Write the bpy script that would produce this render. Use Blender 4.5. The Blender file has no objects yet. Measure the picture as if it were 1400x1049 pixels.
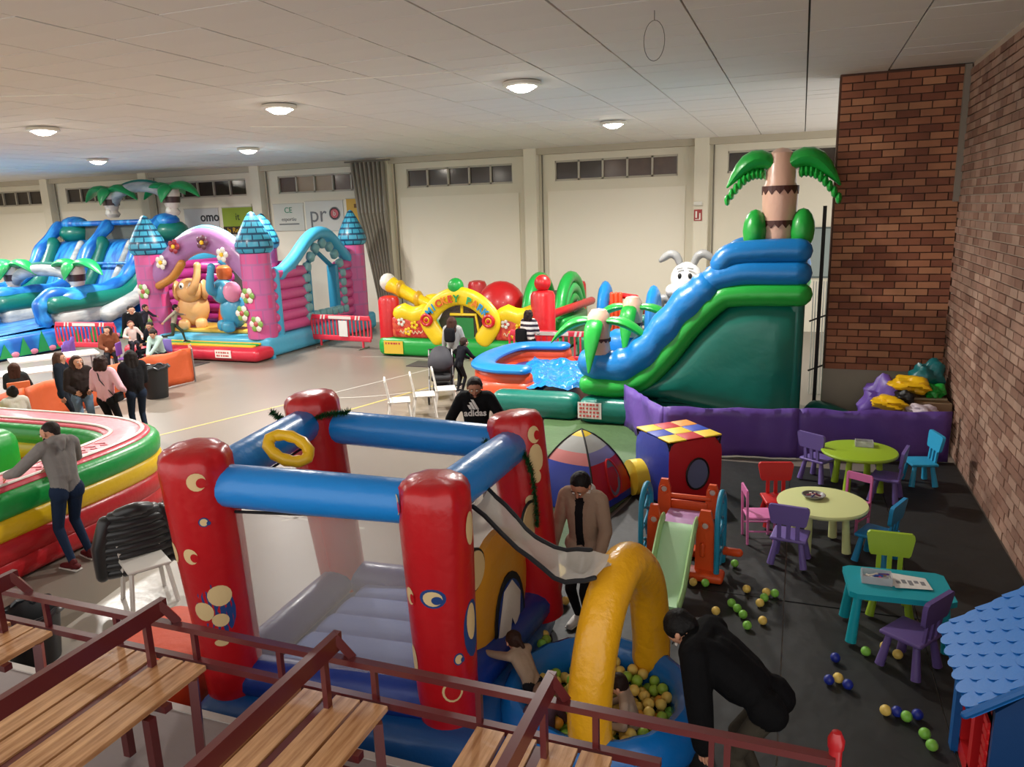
import bpy, bmesh, math, random
import numpy as np
from mathutils import Vector, Matrix
random.seed(7)
SC = bpy.context.scene
COL = SC.collection
PI = math.pi
def lin(h):
    h = h.lstrip('#'); o = []
    for i in (0, 2, 4):
        c = int(h[i:i+2], 16)/255
        o.append(c/12.92 if c <= .04045 else ((c+.055)/1.055)**2.4)
    return (*o, 1)

# ---------------- camera ----------------
CAM_H = 3.85
yw, pt, rl = 0.364386, 0.221726, 0.031985
F = Vector((-math.sin(yw)*math.cos(pt), math.cos(yw)*math.cos(pt), -math.sin(pt)))
r0 = Vector((math.cos(yw), math.sin(yw), 0)); d0 = F.cross(r0)
rt = r0*math.cos(rl)+d0*math.sin(rl); dn = -r0*math.sin(rl)+d0*math.cos(rl)
cam = bpy.data.cameras.new('camera'); co = bpy.data.objects.new('camera', cam); COL.objects.link(co)
cam.sensor_width = 36; cam.lens = 1035.5/1400*36; cam.clip_start = .05; cam.clip_end = 200
M = Matrix((rt, -dn, -F)).transposed().to_4x4(); M.translation = Vector((0, 0, CAM_H))
co.matrix_world = M; SC.camera = co
SC.view_settings.view_transform = 'Standard'; SC.view_settings.look = 'None'
SC.view_settings.exposure = 0.72; SC.view_settings.gamma = 1.0; SC.view_settings.use_curve_mapping = False
# ---------------- world (the rest of the hall, open behind the camera) ----------------
W = bpy.data.worlds.new('World'); SC.world = W; W.use_nodes = True
W.node_tree.nodes['Background'].inputs[0].default_value = (1.0, .96, .92, 1)
W.node_tree.nodes['Background'].inputs[1].default_value = WORLD_STRENGTH = 1.0
LAMP_W = 270.0
LAMPS = [(x, y) for x in (-31.8, -26.1, -20.45, -14.75, -8.87, -4.25) for y in (12.0, 18.35)]

# ---------------- materials ----------------
MATS = {}
def mat(name, col, rough=.5, metal=0, bump=0, bscale=20, var=0, vscale=3, coat=0, alpha=1, trans=0, spec=.5, emit=None, bdist=.02, sheen=0):
    if name in MATS: return MATS[name]
    m = bpy.data.materials.new(name); m.use_nodes = True; MATS[name] = m
    nt = m.node_tree; b = nt.nodes['Principled BSDF']
    c = lin(col) if isinstance(col, str) else col
    b.inputs['Base Color'].default_value = c; b.inputs['Roughness'].default_value = rough
    b.inputs['Metallic'].default_value = metal; b.inputs['Specular IOR Level'].default_value = spec
    b.inputs['Coat Weight'].default_value = coat; b.inputs['Coat Roughness'].default_value = .15
    b.inputs['Alpha'].default_value = alpha; b.inputs['Transmission Weight'].default_value = trans
    b.inputs['Sheen Weight'].default_value = sheen
    if emit:
        b.inputs['Emission Color'].default_value = lin(emit[0]); b.inputs['Emission Strength'].default_value = emit[1]
    if bump or var:
        tc = nt.nodes.new('ShaderNodeTexCoord')
    if bump:
        n = nt.nodes.new('ShaderNodeTexNoise'); n.inputs['Scale'].default_value = bscale; n.inputs['Detail'].default_value = 3
        bp = nt.nodes.new('ShaderNodeBump'); bp.inputs['Strength'].default_value = bump; bp.inputs['Distance'].default_value = bdist
        nt.links.new(tc.outputs['Object'], n.inputs['Vector']); nt.links.new(n.outputs[0], bp.inputs['Height'])
        nt.links.new(bp.outputs[0], b.inputs['Normal'])
    if var:
        n = nt.nodes.new('ShaderNodeTexNoise'); n.inputs['Scale'].default_value = vscale; n.inputs['Detail'].default_value = 5
        mx = nt.nodes.new('ShaderNodeMix'); mx.data_type = 'RGBA'
        mx.inputs[6].default_value = tuple(max(0, v*(1-var)) for v in c[:3])+(1,)
        mx.inputs[7].default_value = tuple(min(1, v*(1+var)) for v in c[:3])+(1,)
        nt.links.new(tc.outputs['Object'], n.inputs['Vector']); nt.links.new(n.outputs[0], mx.inputs[0])
        nt.links.new(mx.outputs[2], b.inputs['Base Color'])
    return m
def pvc(name, col, **k):
    k.setdefault('rough', .36); k.setdefault('bump', .25); k.setdefault('bscale', 9); k.setdefault('bdist', .03); k.setdefault('coat', .12)
    return mat(name, col, **k)
def pattern(name, c1, c2, kind='brick', scale=4, mortar=None, rough=.38, msize=.02, ratio=None, off=.5):
    if name in MATS: return MATS[name]
    m = mat(name, c1, rough, coat=.1); nt = m.node_tree; b = nt.nodes['Principled BSDF']
    tc = nt.nodes.new('ShaderNodeTexCoord')
    if kind == 'brick':
        t = nt.nodes.new('ShaderNodeTexBrick'); t.inputs['Scale'].default_value = scale
        t.inputs['Color1'].default_value = lin(c1); t.inputs['Color2'].default_value = lin(c2)
        t.inputs['Mortar'].default_value = lin(mortar or c2); t.inputs['Mortar Size'].default_value = msize
        if ratio: t.inputs['Brick Width'].default_value, t.inputs['Row Height'].default_value = ratio
        t.offset = off
        nt.links.new(tc.outputs['UV'], t.inputs['Vector']); nt.links.new(t.outputs[0], b.inputs['Base Color'])
    elif kind == 'streak':
        mp = nt.nodes.new('ShaderNodeMapping'); mp.inputs['Scale'].default_value = ratio or (1, 8, 1)
        t = nt.nodes.new('ShaderNodeTexNoise'); t.inputs['Scale'].default_value = scale; t.inputs['Detail'].default_value = 4
        cr = nt.nodes.new('ShaderNodeValToRGB'); cr.color_ramp.elements[0].position = .42; cr.color_ramp.elements[1].position = .62
        cr.color_ramp.elements[0].color = lin(c1); cr.color_ramp.elements[1].color = lin(c2)
        nt.links.new(tc.outputs['Object'], mp.inputs[0]); nt.links.new(mp.outputs[0], t.inputs[0]); nt.links.new(t.outputs[0], cr.inputs[0])
        nt.links.new(cr.outputs[0], b.inputs['Base Color'])
    elif kind == 'checker':
        t = nt.nodes.new('ShaderNodeTexChecker'); t.inputs['Scale'].default_value = scale
        t.inputs['Color1'].default_value = lin(c1); t.inputs['Color2'].default_value = lin(c2)
        nt.links.new(tc.outputs['UV'], t.inputs[0]); nt.links.new(t.outputs[0], b.inputs['Base Color'])
    return m

# ---------------- mesh builder ----------------
class MB:
    def __init__(s): s.v = []; s.f = []; s.uv = {}; s.mi = []; s.cur = 0; s.flat = set()
    def add(s, vs, fs, uvs=None, flat=False):
        o = len(s.v); s.v += [tuple(v) for v in vs]
        for i, f in enumerate(fs):
            k = len(s.f); s.f.append(tuple(o+j for j in f)); s.mi.append(s.cur)
            if uvs: s.uv[k] = uvs[i]
            if flat: s.flat.add(k)
        return s
    def box(s, c, d, rz=0, R=None):
        x, y, z = d[0]/2, d[1]/2, d[2]/2
        vs = [Vector((a*x, b*y, e*z)) for a in (-1, 1) for b in (-1, 1) for e in (-1, 1)]
        if rz: R = Matrix.Rotation(rz, 3, 'Z')
        if R is not None: vs = [R @ v for v in vs]
        c = Vector(c); vs = [v+c for v in vs]
        return s.add(vs, [(0, 1, 3, 2), (4, 6, 7, 5), (0, 4, 5, 1), (2, 3, 7, 6), (0, 2, 6, 4), (1, 5, 7, 3)], flat=True)
    def bar(s, a, b, w, h=None):
        """rectangular bar from a to b"""
        a = Vector(a); b = Vector(b); d = b-a; L = d.length
        z = d.normalized(); x = z.cross(Vector((0, 0, 1)))
        if x.length < 1e-4: x = Vector((1, 0, 0))
        x.normalize(); y = x.cross(z)   # x horizontal, y up-ish
        R = Matrix((x, y, z)).transposed()
        return s.box((a+b)/2, (w, h or w, L), R=R)
    def rbox(s, c, d, r, n=4, rz=0, R=None, k=3, bulge=0):
        """box with rounded edges of radius r"""
        hx, hy, hz = d[0]/2, d[1]/2, d[2]/2; r = min(r, hx, hy, hz)
        if rz: R = Matrix.Rotation(rz, 3, 'Z')
        c = Vector(c); key = {}; vs = []; fs = []
        def coords(h):
            e = [-h+r*(1-math.cos(i*PI/2/k)) for i in range(k)]
            m = [(-h+r)+(2*(h-r))*i/n for i in range(n+1)]
            return e+m+[-q for q in reversed(e)]
        ax = [coords(hx), coords(hy), coords(hz)]; H = (hx, hy, hz)
        def vid(p):
            kk = tuple(round(q, 5) for q in p)
            if kk in key: return key[kk]
            inner = Vector([max(-(H[i]-r), min(H[i]-r, p[i])) for i in range(3)])
            o = Vector(p)-inner
            q = inner+(o.normalized()*r if o.length > 1e-9 else o)
            if bulge:
                for i in range(3):
                    a, b = (i+1) % 3, (i+2) % 3
                    q[i] += bulge*(p[i]/H[i])*max(0, 1-(p[a]/H[a])**2)*max(0, 1-(p[b]/H[b])**2)
            if R is not None: q = R @ q
            key[kk] = len(vs); vs.append(q+c); return key[kk]
        for i in range(3):
            a, b = (i+1) % 3, (i+2) % 3
            for sg in (-1, 1):
                for u in range(len(ax[a])-1):
                    for w in range(len(ax[b])-1):
                        q = []
                        for (du, dw) in ((0, 0), (1, 0), (1, 1), (0, 1)):
                            p = [0, 0, 0]; p[i] = sg*H[i]; p[a] = ax[a][u+du]; p[b] = ax[b][w+dw]; q.append(vid(p))
                        if sg < 0: q.reverse()
                        if len(set(q)) > 2: fs.append(tuple(dict.fromkeys(q)))
        return s.add(vs, fs)
    def tube(s, pts, r, n=14, closed=False, cap='round', squash=None, up=None, uvs=1, uvl=1, twist=0, se=1):
        P = [Vector(p) for p in pts]; N = len(P)
        rr = [r]*N if isinstance(r, (int, float)) else list(r)
        T = []
        for i in range(N):
            a = P[(i-1) % N] if closed or i > 0 else P[i]; b = P[(i+1) % N] if closed or i < N-1 else P[i]
            T.append((b-a).normalized())
        if cap == 'round' and not closed:
            ext = []; exr = []; et = []
            for j in range(3):
                an = (3-j)/3*PI/2
                ext.append(P[0]-T[0]*rr[0]*math.sin(an)); exr.append(max(rr[0]*math.cos(an), 1e-3*rr[0])); et.append(T[0])
            ext += P; exr += rr; et += T
            for j in range(1, 4):
                an = j/3*PI/2
                ext.append(P[-1]+T[-1]*rr[-1]*math.sin(an)); exr.append(max(rr[-1]*math.cos(an), 1e-3*rr[-1])); et.append(T[-1])
            P, rr, T = ext, exr, et; N = len(P)
        u = Vector(up) if up else (Vector((0, 0, 1)) if abs(T[0].z) < .9 else Vector((1, 0, 0)))
        u = (u-T[0]*u.dot(T[0])).normalized(); vs = []; lens = [0]
        for i in range(N):
            if up: u = Vector(up)
            u = u-T[i]*u.dot(T[i])
            u.normalize(); w = T[i].cross(u)
            su, sw = squash if squash else (1, 1)
            for k in range(n):
                a = 2*PI*k/n+twist; ca, sa = math.cos(a), math.sin(a)
                if se != 1: ca = math.copysign(abs(ca)**se, ca); sa = math.copysign(abs(sa)**se, sa)
                vs.append(P[i]+(u*ca*su+w*sa*sw)*rr[i])
            if i: lens.append(lens[-1]+(P[i]-P[i-1]).length)
        fs = []; uv = []
        tot = N if closed else N-1
        for i in range(tot):
            j = (i+1) % N; la = lens[i]; lb = lens[j] if j else lens[i]+(P[0]-P[-1]).length
            for k in range(n):
                m = (k+1) % n
                fs.append((i*n+k, i*n+m, j*n+m, j*n+k))
                uv.append(((k/n*uvs, la*uvl), ((k+1)/n*uvs, la*uvl), ((k+1)/n*uvs, lb*uvl), (k/n*uvs, lb*uvl)))
        if not closed:
            fs.append(tuple(reversed(range(n)))); uv.append([(0, 0)]*n)
            fs.append(tuple((N-1)*n+k for k in range(n))); uv.append([(0, 0)]*n)
        return s.add(vs, fs, uv)
    def lathe(s, prof, c=(0, 0, 0), n=20, R=None, uvs=1, uvl=1):
        c = Vector(c); vs = []; fs = []; uv = []; L = [0]
        for i, (r, z) in enumerate(prof):
            if i: L.append(L[-1]+math.hypot(r-prof[i-1][0], z-prof[i-1][1]))
            for k in range(n):
                a = 2*PI*k/n; q = Vector((r*math.cos(a), r*math.sin(a), z))
                if R is not None: q = R @ q
                vs.append(q+c)
        for i in range(len(prof)-1):
            for k in range(n):
                m = (k+1) % n; fs.append((i*n+k, i*n+m, (i+1)*n+m, (i+1)*n+k))
                uv.append(((k/n*uvs, L[i]*uvl), ((k+1)/n*uvs, L[i]*uvl), ((k+1)/n*uvs, L[i+1]*uvl), (k/n*uvs, L[i+1]*uvl)))
        N = len(prof)
        if prof[0][0] > 1e-4: fs.append(tuple(reversed(range(n)))); uv.append([(0, 0)]*n)
        if prof[-1][0] > 1e-4: fs.append(tuple((N-1)*n+k for k in range(n))); uv.append([(0, 0)]*n)
        return s.add(vs, fs, uv)
    def sph(s, c, r, n=12, R=None):
        rx, ry, rz = (r, r, r) if isinstance(r, (int, float)) else r
        vs = []; fs = []; c = Vector(c); m = max(4, n//2)
        for i in range(m+1):
            t = PI*i/m
            for k in range(n):
                a = 2*PI*k/n; q = Vector((rx*math.sin(t)*math.cos(a), ry*math.sin(t)*math.sin(a), -rz*math.cos(t)))
                if R is not None: q = R @ q
                vs.append(q+c)
        for i in range(m):
            for k in range(n):
                fs.append((i*n+k, i*n+(k+1) % n, (i+1)*n+(k+1) % n, (i+1)*n+k))
        return s.add(vs, fs)
    def prism(s, poly, fn, d0, d1, flat=True):
        """poly 2D -> fn(u, v, d) -> 3D, thick from d0 to d1"""
        n = len(poly); vs = [fn(u, v, d0) for u, v in poly]+[fn(u, v, d1) for u, v in poly]
        fs = [tuple(range(n)), tuple(reversed(range(n, 2*n)))]+[(i, n+i, n+(i+1) % n, (i+1) % n) for i in range(n)]
        return s.add(vs, fs, flat=flat)
    def pillow(s, poly, fn, d0, bulge, rings=6, back=0):
        """poly inflated: rim at depth d0, centre raised by bulge (and -back behind)"""
        n = len(poly); cx = sum(p[0] for p in poly)/n; cy = sum(p[1] for p in poly)/n; vs = []
        for j in range(rings):
            t = 1-(j/rings); h = math.sqrt(max(0, 1-t**4))
            for (u, v) in poly: vs.append(fn(cx+(u-cx)*t, cy+(v-cy)*t, d0+bulge*h))
        vs.append(fn(cx, cy, d0+bulge)); fs = []
        for j in range(rings-1):
            for i in range(n): m = (i+1) % n; fs.append((j*n+i, j*n+m, (j+1)*n+m, (j+1)*n+i))
        for i in range(n): fs.append(((rings-1)*n+i, (rings-1)*n+(i+1) % n, rings*n))
        if back:
            o = len(vs); vs += [fn(u, v, d0-back) for u, v in poly]
            for i in range(n): m = (i+1) % n; fs.append((o+i, o+m, m, i))
            fs.append(tuple(reversed(range(o, o+n))))
        return s.add(vs, fs)
    def build(s, name, mats, parent=None, smooth=40, loc=None):
        me = bpy.data.meshes.new(name); me.from_pydata(s.v, [], s.f)
        if not isinstance(mats, (list, tuple)): mats = [mats]
        for m in mats: me.materials.append(m)
        if len(mats) > 1: me.polygons.foreach_set('material_index', s.mi)
        if s.uv:
            ul = me.uv_layers.new(name='UVMap')
            for k, uv in s.uv.items():
                p = me.polygons[k]
                for li, q in zip(p.loop_indices, uv): ul.data[li].uv = q
        if smooth:
            me.shade_smooth()
            bm = bmesh.new(); bm.from_mesh(me); bmesh.ops.recalc_face_normals(bm, faces=bm.faces); bm.to_mesh(me); bm.free()
            me.set_sharp_from_angle(angle=math.radians(smooth))
        else:
            bm = bmesh.new(); bm.from_mesh(me); bmesh.ops.recalc_face_normals(bm, faces=bm.faces); bm.to_mesh(me); bm.free()
        o = bpy.data.objects.new(name, me); COL.objects.link(o)
        if parent is not None: o.parent = parent
        if loc is not None: o.location = loc
        return o
def tag(o, label=None, cat=None, group=None, kind=None):
    if label: o['label'] = label
    if cat: o['category'] = cat
    if group: o['group'] = group
    if kind: o['kind'] = kind
    return o
def thing(name, label, cat, loc=(0, 0, 0), rz=0, group=None, kind=None):
    o = bpy.data.objects.new(name, None); COL.objects.link(o); o.location = loc; o.rotation_euler = (0, 0, rz)
    o.empty_display_size = .1
    return tag(o, label, cat, group, kind)
def kids(o): return KID.get(o.name, None) or [c for c in bpy.data.objects if c.parent == o]
KID = {}
def dup(root, loc, rz=0, label=None, group=None, scale=None):
    def cp(o, par):
        c = o.copy(); COL.objects.link(c)
        if par is not None: c.parent = par
        for ch in [q for q in o.children]: cp(ch, c)
        return c
    r = cp(root, None); r.location = loc; r.rotation_euler = (0, 0, rz)
    if scale: r.scale = (scale,)*3
    if label: r['label'] = label
    if group: r['group'] = group
    return r
def text(body, size, name, m, parent=None, loc=(0, 0, 0), rot=(0, 0, 0), ext=.004, bold=0, sx=1):
    cu = bpy.data.curves.new(name, 'FONT'); cu.body = body; cu.size = size; cu.extrude = ext; cu.align_x = 'CENTER'; cu.align_y = 'CENTER'
    cu.offset = bold; cu.resolution_u = 3
    t = bpy.data.objects.new('tmp', cu); COL.objects.link(t)
    dg = bpy.context.evaluated_depsgraph_get(); me = bpy.data.meshes.new_from_object(t.evaluated_get(dg))
    bpy.data.objects.remove(t); me.name = name; me.materials.clear(); me.materials.append(m)
    o = bpy.data.objects.new(name, me); COL.objects.link(o); o.parent = parent
    o.location = loc; o.rotation_euler = rot; o.scale = (sx, 1, 1)
    return o
def printrows(par, c, w, rows, dz, m, name='printed_row', cells=6):
    '''rows of small printed marks too small to read, on a face turned to -Y'''
    for r_ in range(rows):
        b = MB(); x = -w/2
        for k in range(cells):
            ww = w/cells*(.55+.35*((k*5+r_*3) % 4)/3); b.box((c[0]+x+ww/2, c[1], c[2]-dz*r_), (ww*.9, .004, dz*.5)); x += w/cells
        tag(b.build(name, m, par, smooth=0), kind='stuff')
def smoothpath(pts, n=6, closed=False):
    """Catmull-Rom"""
    P = [Vector(p) for p in pts]; N = len(P); out = []
    for i in range(N if closed else N-1):
        a, b, c, d = (P[(i-1) % N] if closed or i > 0 else P[0]), P[i], P[(i+1) % N], (P[(i+2) % N] if closed or i < N-2 else P[-1])
        for k in range(n):
            t = k/n
            out.append(.5*((2*b)+(c-a)*t+(2*a-5*b+4*c-d)*t*t+(-a+3*b-3*c+d)*t**3))
    if not closed: out.append(P[-1])
    return out
def lerp(a, b, t): return a+(b-a)*t
# ================= SETTING =================
ZC = 5.875; XR = 2.33; YB = 24.75; XL = -36.0
fm = mat('court_floor', '#7a7268', .34, bump=.08, bscale=40, var=.09, vscale=.5, bdist=.004)
floor = tag(MB().box(((XL+XR)/2, 10, -.05), (XR-XL+.6, 30.6, .1)).build('floor', fm, smooth=0), kind='structure')
yl = mat('court_line_yellow', '#b9a860', .4); wl = mat('court_line_white', '#b5b1a8', .4)
def strip(pts, w, m):
    P = [Vector((p[0], p[1], .003)) for p in pts]; vs = []; fs = []
    for i, p in enumerate(P):
        a = P[max(i-1, 0)]; b = P[min(i+1, len(P)-1)]; t = (b-a).normalized(); n = Vector((-t.y, t.x, 0))*w/2
        vs += [p+n, p-n]
    for i in range(len(P)-1): fs.append((2*i, 2*i+1, 2*i+3, 2*i+2))
    MB().add(vs, fs).build('court_line', m, floor, smooth=0)
strip([(-11.1, 10.2), (-9.85, 13.8)], .06, yl); strip([(-9.85, 13.8), (-7.6, 20.4)], .05, wl)
strip([(-8.7, 12.3), (-7.45, 16.4)], .06, yl)
strip([(-10.4+2.9*math.cos(a), 16.0+2.4*math.sin(a)) for a in [math.radians(d) for d in range(-80, 120, 8)]], .05, wl)
strip([(-9.55+.5*math.cos(a), 13.0+.5*math.sin(a)) for a in [math.radians(d) for d in range(80, 290, 12)]], .06, yl)
strip([(-6.2, 7.6), (-4.8, 9.2), (-4.4, 11)], .05, wl); strip([(-12.5, 8), (-5, 7.7)], .05, wl); strip([(-7.6, 6.1), (-6.6, 6.9)], .05, yl)
# walls
wm = mat('plaster_wall', '#ddd5c0', .75, bump=.1, bscale=6, var=.05, vscale=.8)
wmd = mat('plaster_upper', '#b7ad98', .8, var=.05, vscale=.8)
b = MB()
WIN = [(-2.19-5.5*i, -2.19-5.5*i+4.0) for i in range(7)]
z0, z1 = 4.82, 5.47
b.box(((XL+XR)/2, YB+.15, z0/2), (XR-XL, .3, z0)); b.box(((XL+XR)/2, YB+.15, (z1+ZC)/2+.05), (XR-XL, .3, ZC-z1+.1))
xs = [XR]
for (a, c) in WIN:
    b.box(((xs[-1]+c)/2, YB+.15, (z0+z1)/2), (xs[-1]-c, .3, z1-z0)); xs.append(a)
b.box(((xs[-1]+XL)/2, YB+.15, (z0+z1)/2), (abs(xs[-1]-XL), .3, z1-z0))
wb = tag(b.build('wall_back', wm, smooth=0), kind='structure')
for i in range(7):
    x = -2.93-5.52*i
    MB().box((x, YB-.17, ZC/2), (.42, .34, ZC)).build('pilaster', wm, wb, smooth=0)
    MB().box((x-2.76, YB-.02, 2.25), (4.5, .05, 4.5)).build('wall_panel', mat('plaster_panel', '#e6decb', .7, bump=.05, bscale=5), wb, smooth=0)
    MB().tube([(x+.34, YB-.06, .2), (x+.34, YB-.06, ZC)], .022, n=8).build('drainpipe', mat('pipe_dark', '#6e675a', .5), wb)
MB().box(((XL+XR)/2, YB-.12, ZC-.1), (XR-XL, .24, .2)).build('ceiling_trim', wmd, wb, smooth=0)
wf = mat('window_frame_paint', '#b4ac9b', .5); wg = mat('window_glass_dark', '#3b332c', .12, spec=.6, var=.25, vscale=2)
wgl = mat('window_glass_frosted', '#9c8770', .3, var=.2, vscale=2); wgm = mat('window_glass_brown', '#5c4a40', .15, var=.3, vscale=3)
for i, (a, c) in enumerate(WIN):
    f = MB(); w = (c-a)/5
    f.box(((a+c)/2, YB+.08, z0+.03), (c-a, .1, .06)); f.box(((a+c)/2, YB+.08, z1-.03), (c-a, .1, .06))
    for k in range(6): f.box((a+w*k, YB+.08, (z0+z1)/2), (.06, .1, z1-z0))
    fo = tag(f.build('window_%d' % (i+1), wf, smooth=0), kind='structure')
    for k in range(5):
        g = wgl if i == 3 and k in (1, 2) else (wgm if (i, k) in ((1, 2), (1, 3), (3, 0), (3, 3), (3, 4), (1, 4)) else wg)
        MB().box((a+w*(k+.5), YB+.12, (z0+z1)/2), (w-.05, .02, z1-z0-.1)).build('pane', g, fo, smooth=0)
tag(MB().box((XL-.15, 12, ZC/2), (.3, 26, ZC)).build('wall_left', wm, smooth=0), kind='structure')
# brick walls
def brickmat(name, c1, c2, c3):
    m = mat(name, c1, .8, bump=.35, bscale=30, bdist=.006); nt = m.node_tree; bb = nt.nodes['Principled BSDF']
    oi = nt.nodes.new('ShaderNodeObjectInfo'); ge = nt.nodes.new('ShaderNodeNewGeometry'); ad = nt.nodes.new('ShaderNodeMath'); ad.operation = 'ADD'
    fr = nt.nodes.new('ShaderNodeMath'); fr.operation = 'FRACT'; cr = nt.nodes.new('ShaderNodeValToRGB')
    nt.links.new(oi.outputs['Random'], ad.inputs[0]); nt.links.new(ge.outputs['Random Per Island'], ad.inputs[1]); nt.links.new(ad.outputs[0], fr.inputs[0])
    e = cr.color_ramp.elements; e[0].color = lin(c1); e[1].color = lin(c3); q = e.new(.5); q.color = lin(c2)
    n = nt.nodes.new('ShaderNodeTexNoise'); n.inputs['Scale'].default_value = 1.3; n.inputs['Detail'].default_value = 6
    tc = nt.nodes.new('ShaderNodeTexCoord'); gp = nt.nodes.new('ShaderNodeMix'); gp.data_type = 'RGBA'; gp.blend_type = 'MULTIPLY'
    mr = nt.nodes.new('ShaderNodeMapRange'); mr.inputs[1].default_value = .3; mr.inputs[2].default_value = .7; mr.inputs[3].default_value = .72; mr.inputs[4].default_value = 1.15
    nt.links.new(ge.outputs['Position'], n.inputs[0]); nt.links.new(n.outputs[0], mr.inputs[0]); nt.links.new(fr.outputs[0], cr.inputs[0])
    gp.inputs[0].default_value = 1; nt.links.new(cr.outputs[0], gp.inputs[6]); nt.links.new(mr.outputs[0], gp.inputs[7])
    nt.links.new(gp.outputs[2], bb.inputs['Base Color'])
    return m
bm1 = brickmat('brick_red', '#86503c', '#a86c4e', '#c08863'); bm2 = brickmat('brick_lit_pale', '#86604f', '#9c7866', '#b08f7c')  # paler copy for the right wall; its brighter lighting is put into the colour
mort1 = mat('mortar_dark', '#64473a', .9, bump=.3, bscale=40); mort2 = mat('mortar_light', '#b9a794', .9, bump=.3, bscale=40)
BW, BH = .335, .118
YF = 14.15
fw = tag(MB().box((XR-.92, YF+.2, (1.0+ZC)/2), (1.86, .36, ZC-1.0)).build('wall_front_brick', mort1, smooth=0), kind='structure')
brick_mesh = MB().box((0, 0, 0), (BW-.018, .05, BH-.018)).build('brick', bm1, fw, smooth=0); bmesh1 = brick_mesh.data
bpy.data.objects.remove(brick_mesh)
def addbrick(me, x, y, z, rz, par, sx=1):
    o = bpy.data.objects.new('brick', me); COL.objects.link(o); o.parent = par; o.location = (x, y, z); o.rotation_euler = (0, 0, rz); o.scale = (sx, 1, 1)
x0, x1 = .5, XR
row = 0; z = 1.0+BH/2
while z < ZC-.03:
    x = x0-(BW/2 if row % 2 else 0)
    while x < x1-.02:
        a = max(x, x0); c = min(x+BW, x1)
        if c-a > .05: addbrick(bmesh1, (a+c)/2, YF+random.uniform(-.006, .004), z, 0, fw, (c-a-.018)/(BW-.018))
        x += BW
    row += 1; z += BH
pl = tag(MB().box((XR-.92, YF+.2, .5), (1.86, .34, 1.0)).build('wall_front_plinth', mat('plinth_paint', '#a9a28e', .7, var=.08), smooth=0), kind='structure')
MB().box((1.75, YF+.02, .42), (1.1, .04, .62)).build('niche_panel', mat('navy_panel', '#0f1a30', .5), pl, smooth=0)
MB().box((.36, YF-.02, 1.9), (.06, .06, 3.8)).build('door_edge_strip', mat('black_strip', '#14110f', .6), pl, smooth=0)
rw = tag(MB().box((XR+.17, 8.5, ZC/2), (.3, 12, ZC)).build('wall_right', mort2, smooth=0), kind='structure')
b2 = MB().box((0, 0, 0), (BW-.02, .05, BH-.02)).build('brick', bm2, rw, smooth=0); bmesh2 = b2.data; bpy.data.objects.remove(b2)
rows = int(ZC/BH)+1; cells = []
for r_ in range(rows):
    for k in range(36):
        y = 2.6+BW*(k+(.5 if r_ % 2 else 0)); z = BH*(r_+.5)
        if z < ZC-.04 and y < 14.05: cells.append((y, z))
def vis(y, z):
    d = Vector((XR, y, z-CAM_H)); cz = d.dot(F); px = 700+1035.5*d.dot(rt)/cz; py = 524.5+1035.5*d.dot(dn)/cz
    return cz > .5 and px < 1420 and -20 < py < 1070
cells.sort(key=lambda c: (not vis(*c), c[0])); sb = MB()
for i, (y, z) in enumerate(cells):
    if i < 300: addbrick(bmesh2, XR+.01+random.uniform(-.004, .006), y, z, PI/2, rw)
    else: sb.box((XR+.01+random.uniform(-.004, .006), y, z), (.05, BW-.02, BH-.02))
tag(sb.build('brickwork', bm2, rw, smooth=0), kind='stuff')
MB().box((XR-.045, YF-.06, 4.83), (.09, .09, 2.05)).build('corner_conduit', mat('conduit_paint', '#8f8578', .6), rw, smooth=0)
# ceiling
cm = mat('ceiling_tile', '#e2dcd4', .85, var=.05, vscale=.7, bump=.1, bscale=60, bdist=.003)
seam = mat('ceiling_seam', '#4c453d', .9)
ce = tag(MB().box(((XL+XR)/2, 12.4, ZC+.08), (XR-XL+.6, 25, .1)).build('ceiling', seam, smooth=0), kind='structure')
TW, TD = 1.21, .59; tm = MB().box((0, 0, 0), (TW-.022, TD-.014, .03)).build('ceiling_tile', cm, ce, smooth=0); tmd = tm.data; bpy.data.objects.remove(tm)
cells = []
for i in range(-30, 2):
    for k in range(0, 42):
        x = -.03+TW*(i+.5); y = 24.7-TD*(k+.5)
        if x+TW/2 > XR+.3 or y < .2: continue
        if x > 1 and y > 14.3: continue
        d = Vector((x, y, ZC-CAM_H)); cz = d.dot(F); ok = cz > .5
        if ok:
            px = 700+1035.5*d.dot(rt)/cz; py = 524.5+1035.5*d.dot(dn)/cz; ok = -40 < px < 1440 and -30 < py
        cells.append((not ok, d.length, x, y))
cells.sort(); sb = MB()
for i, (_, _, x, y) in enumerate(cells):
    z = ZC+.012+random.uniform(-.004, .004)
    if i < 300:
        o = bpy.data.objects.new('ceiling_tile', tmd); COL.objects.link(o); o.parent = ce; o.location = (x, y, z)
    else: sb.box((x, y, z), (TW-.022, TD-.014, .03))
tag(sb.build('ceiling_tiling', cm, ce, smooth=0), kind='stuff')
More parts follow.
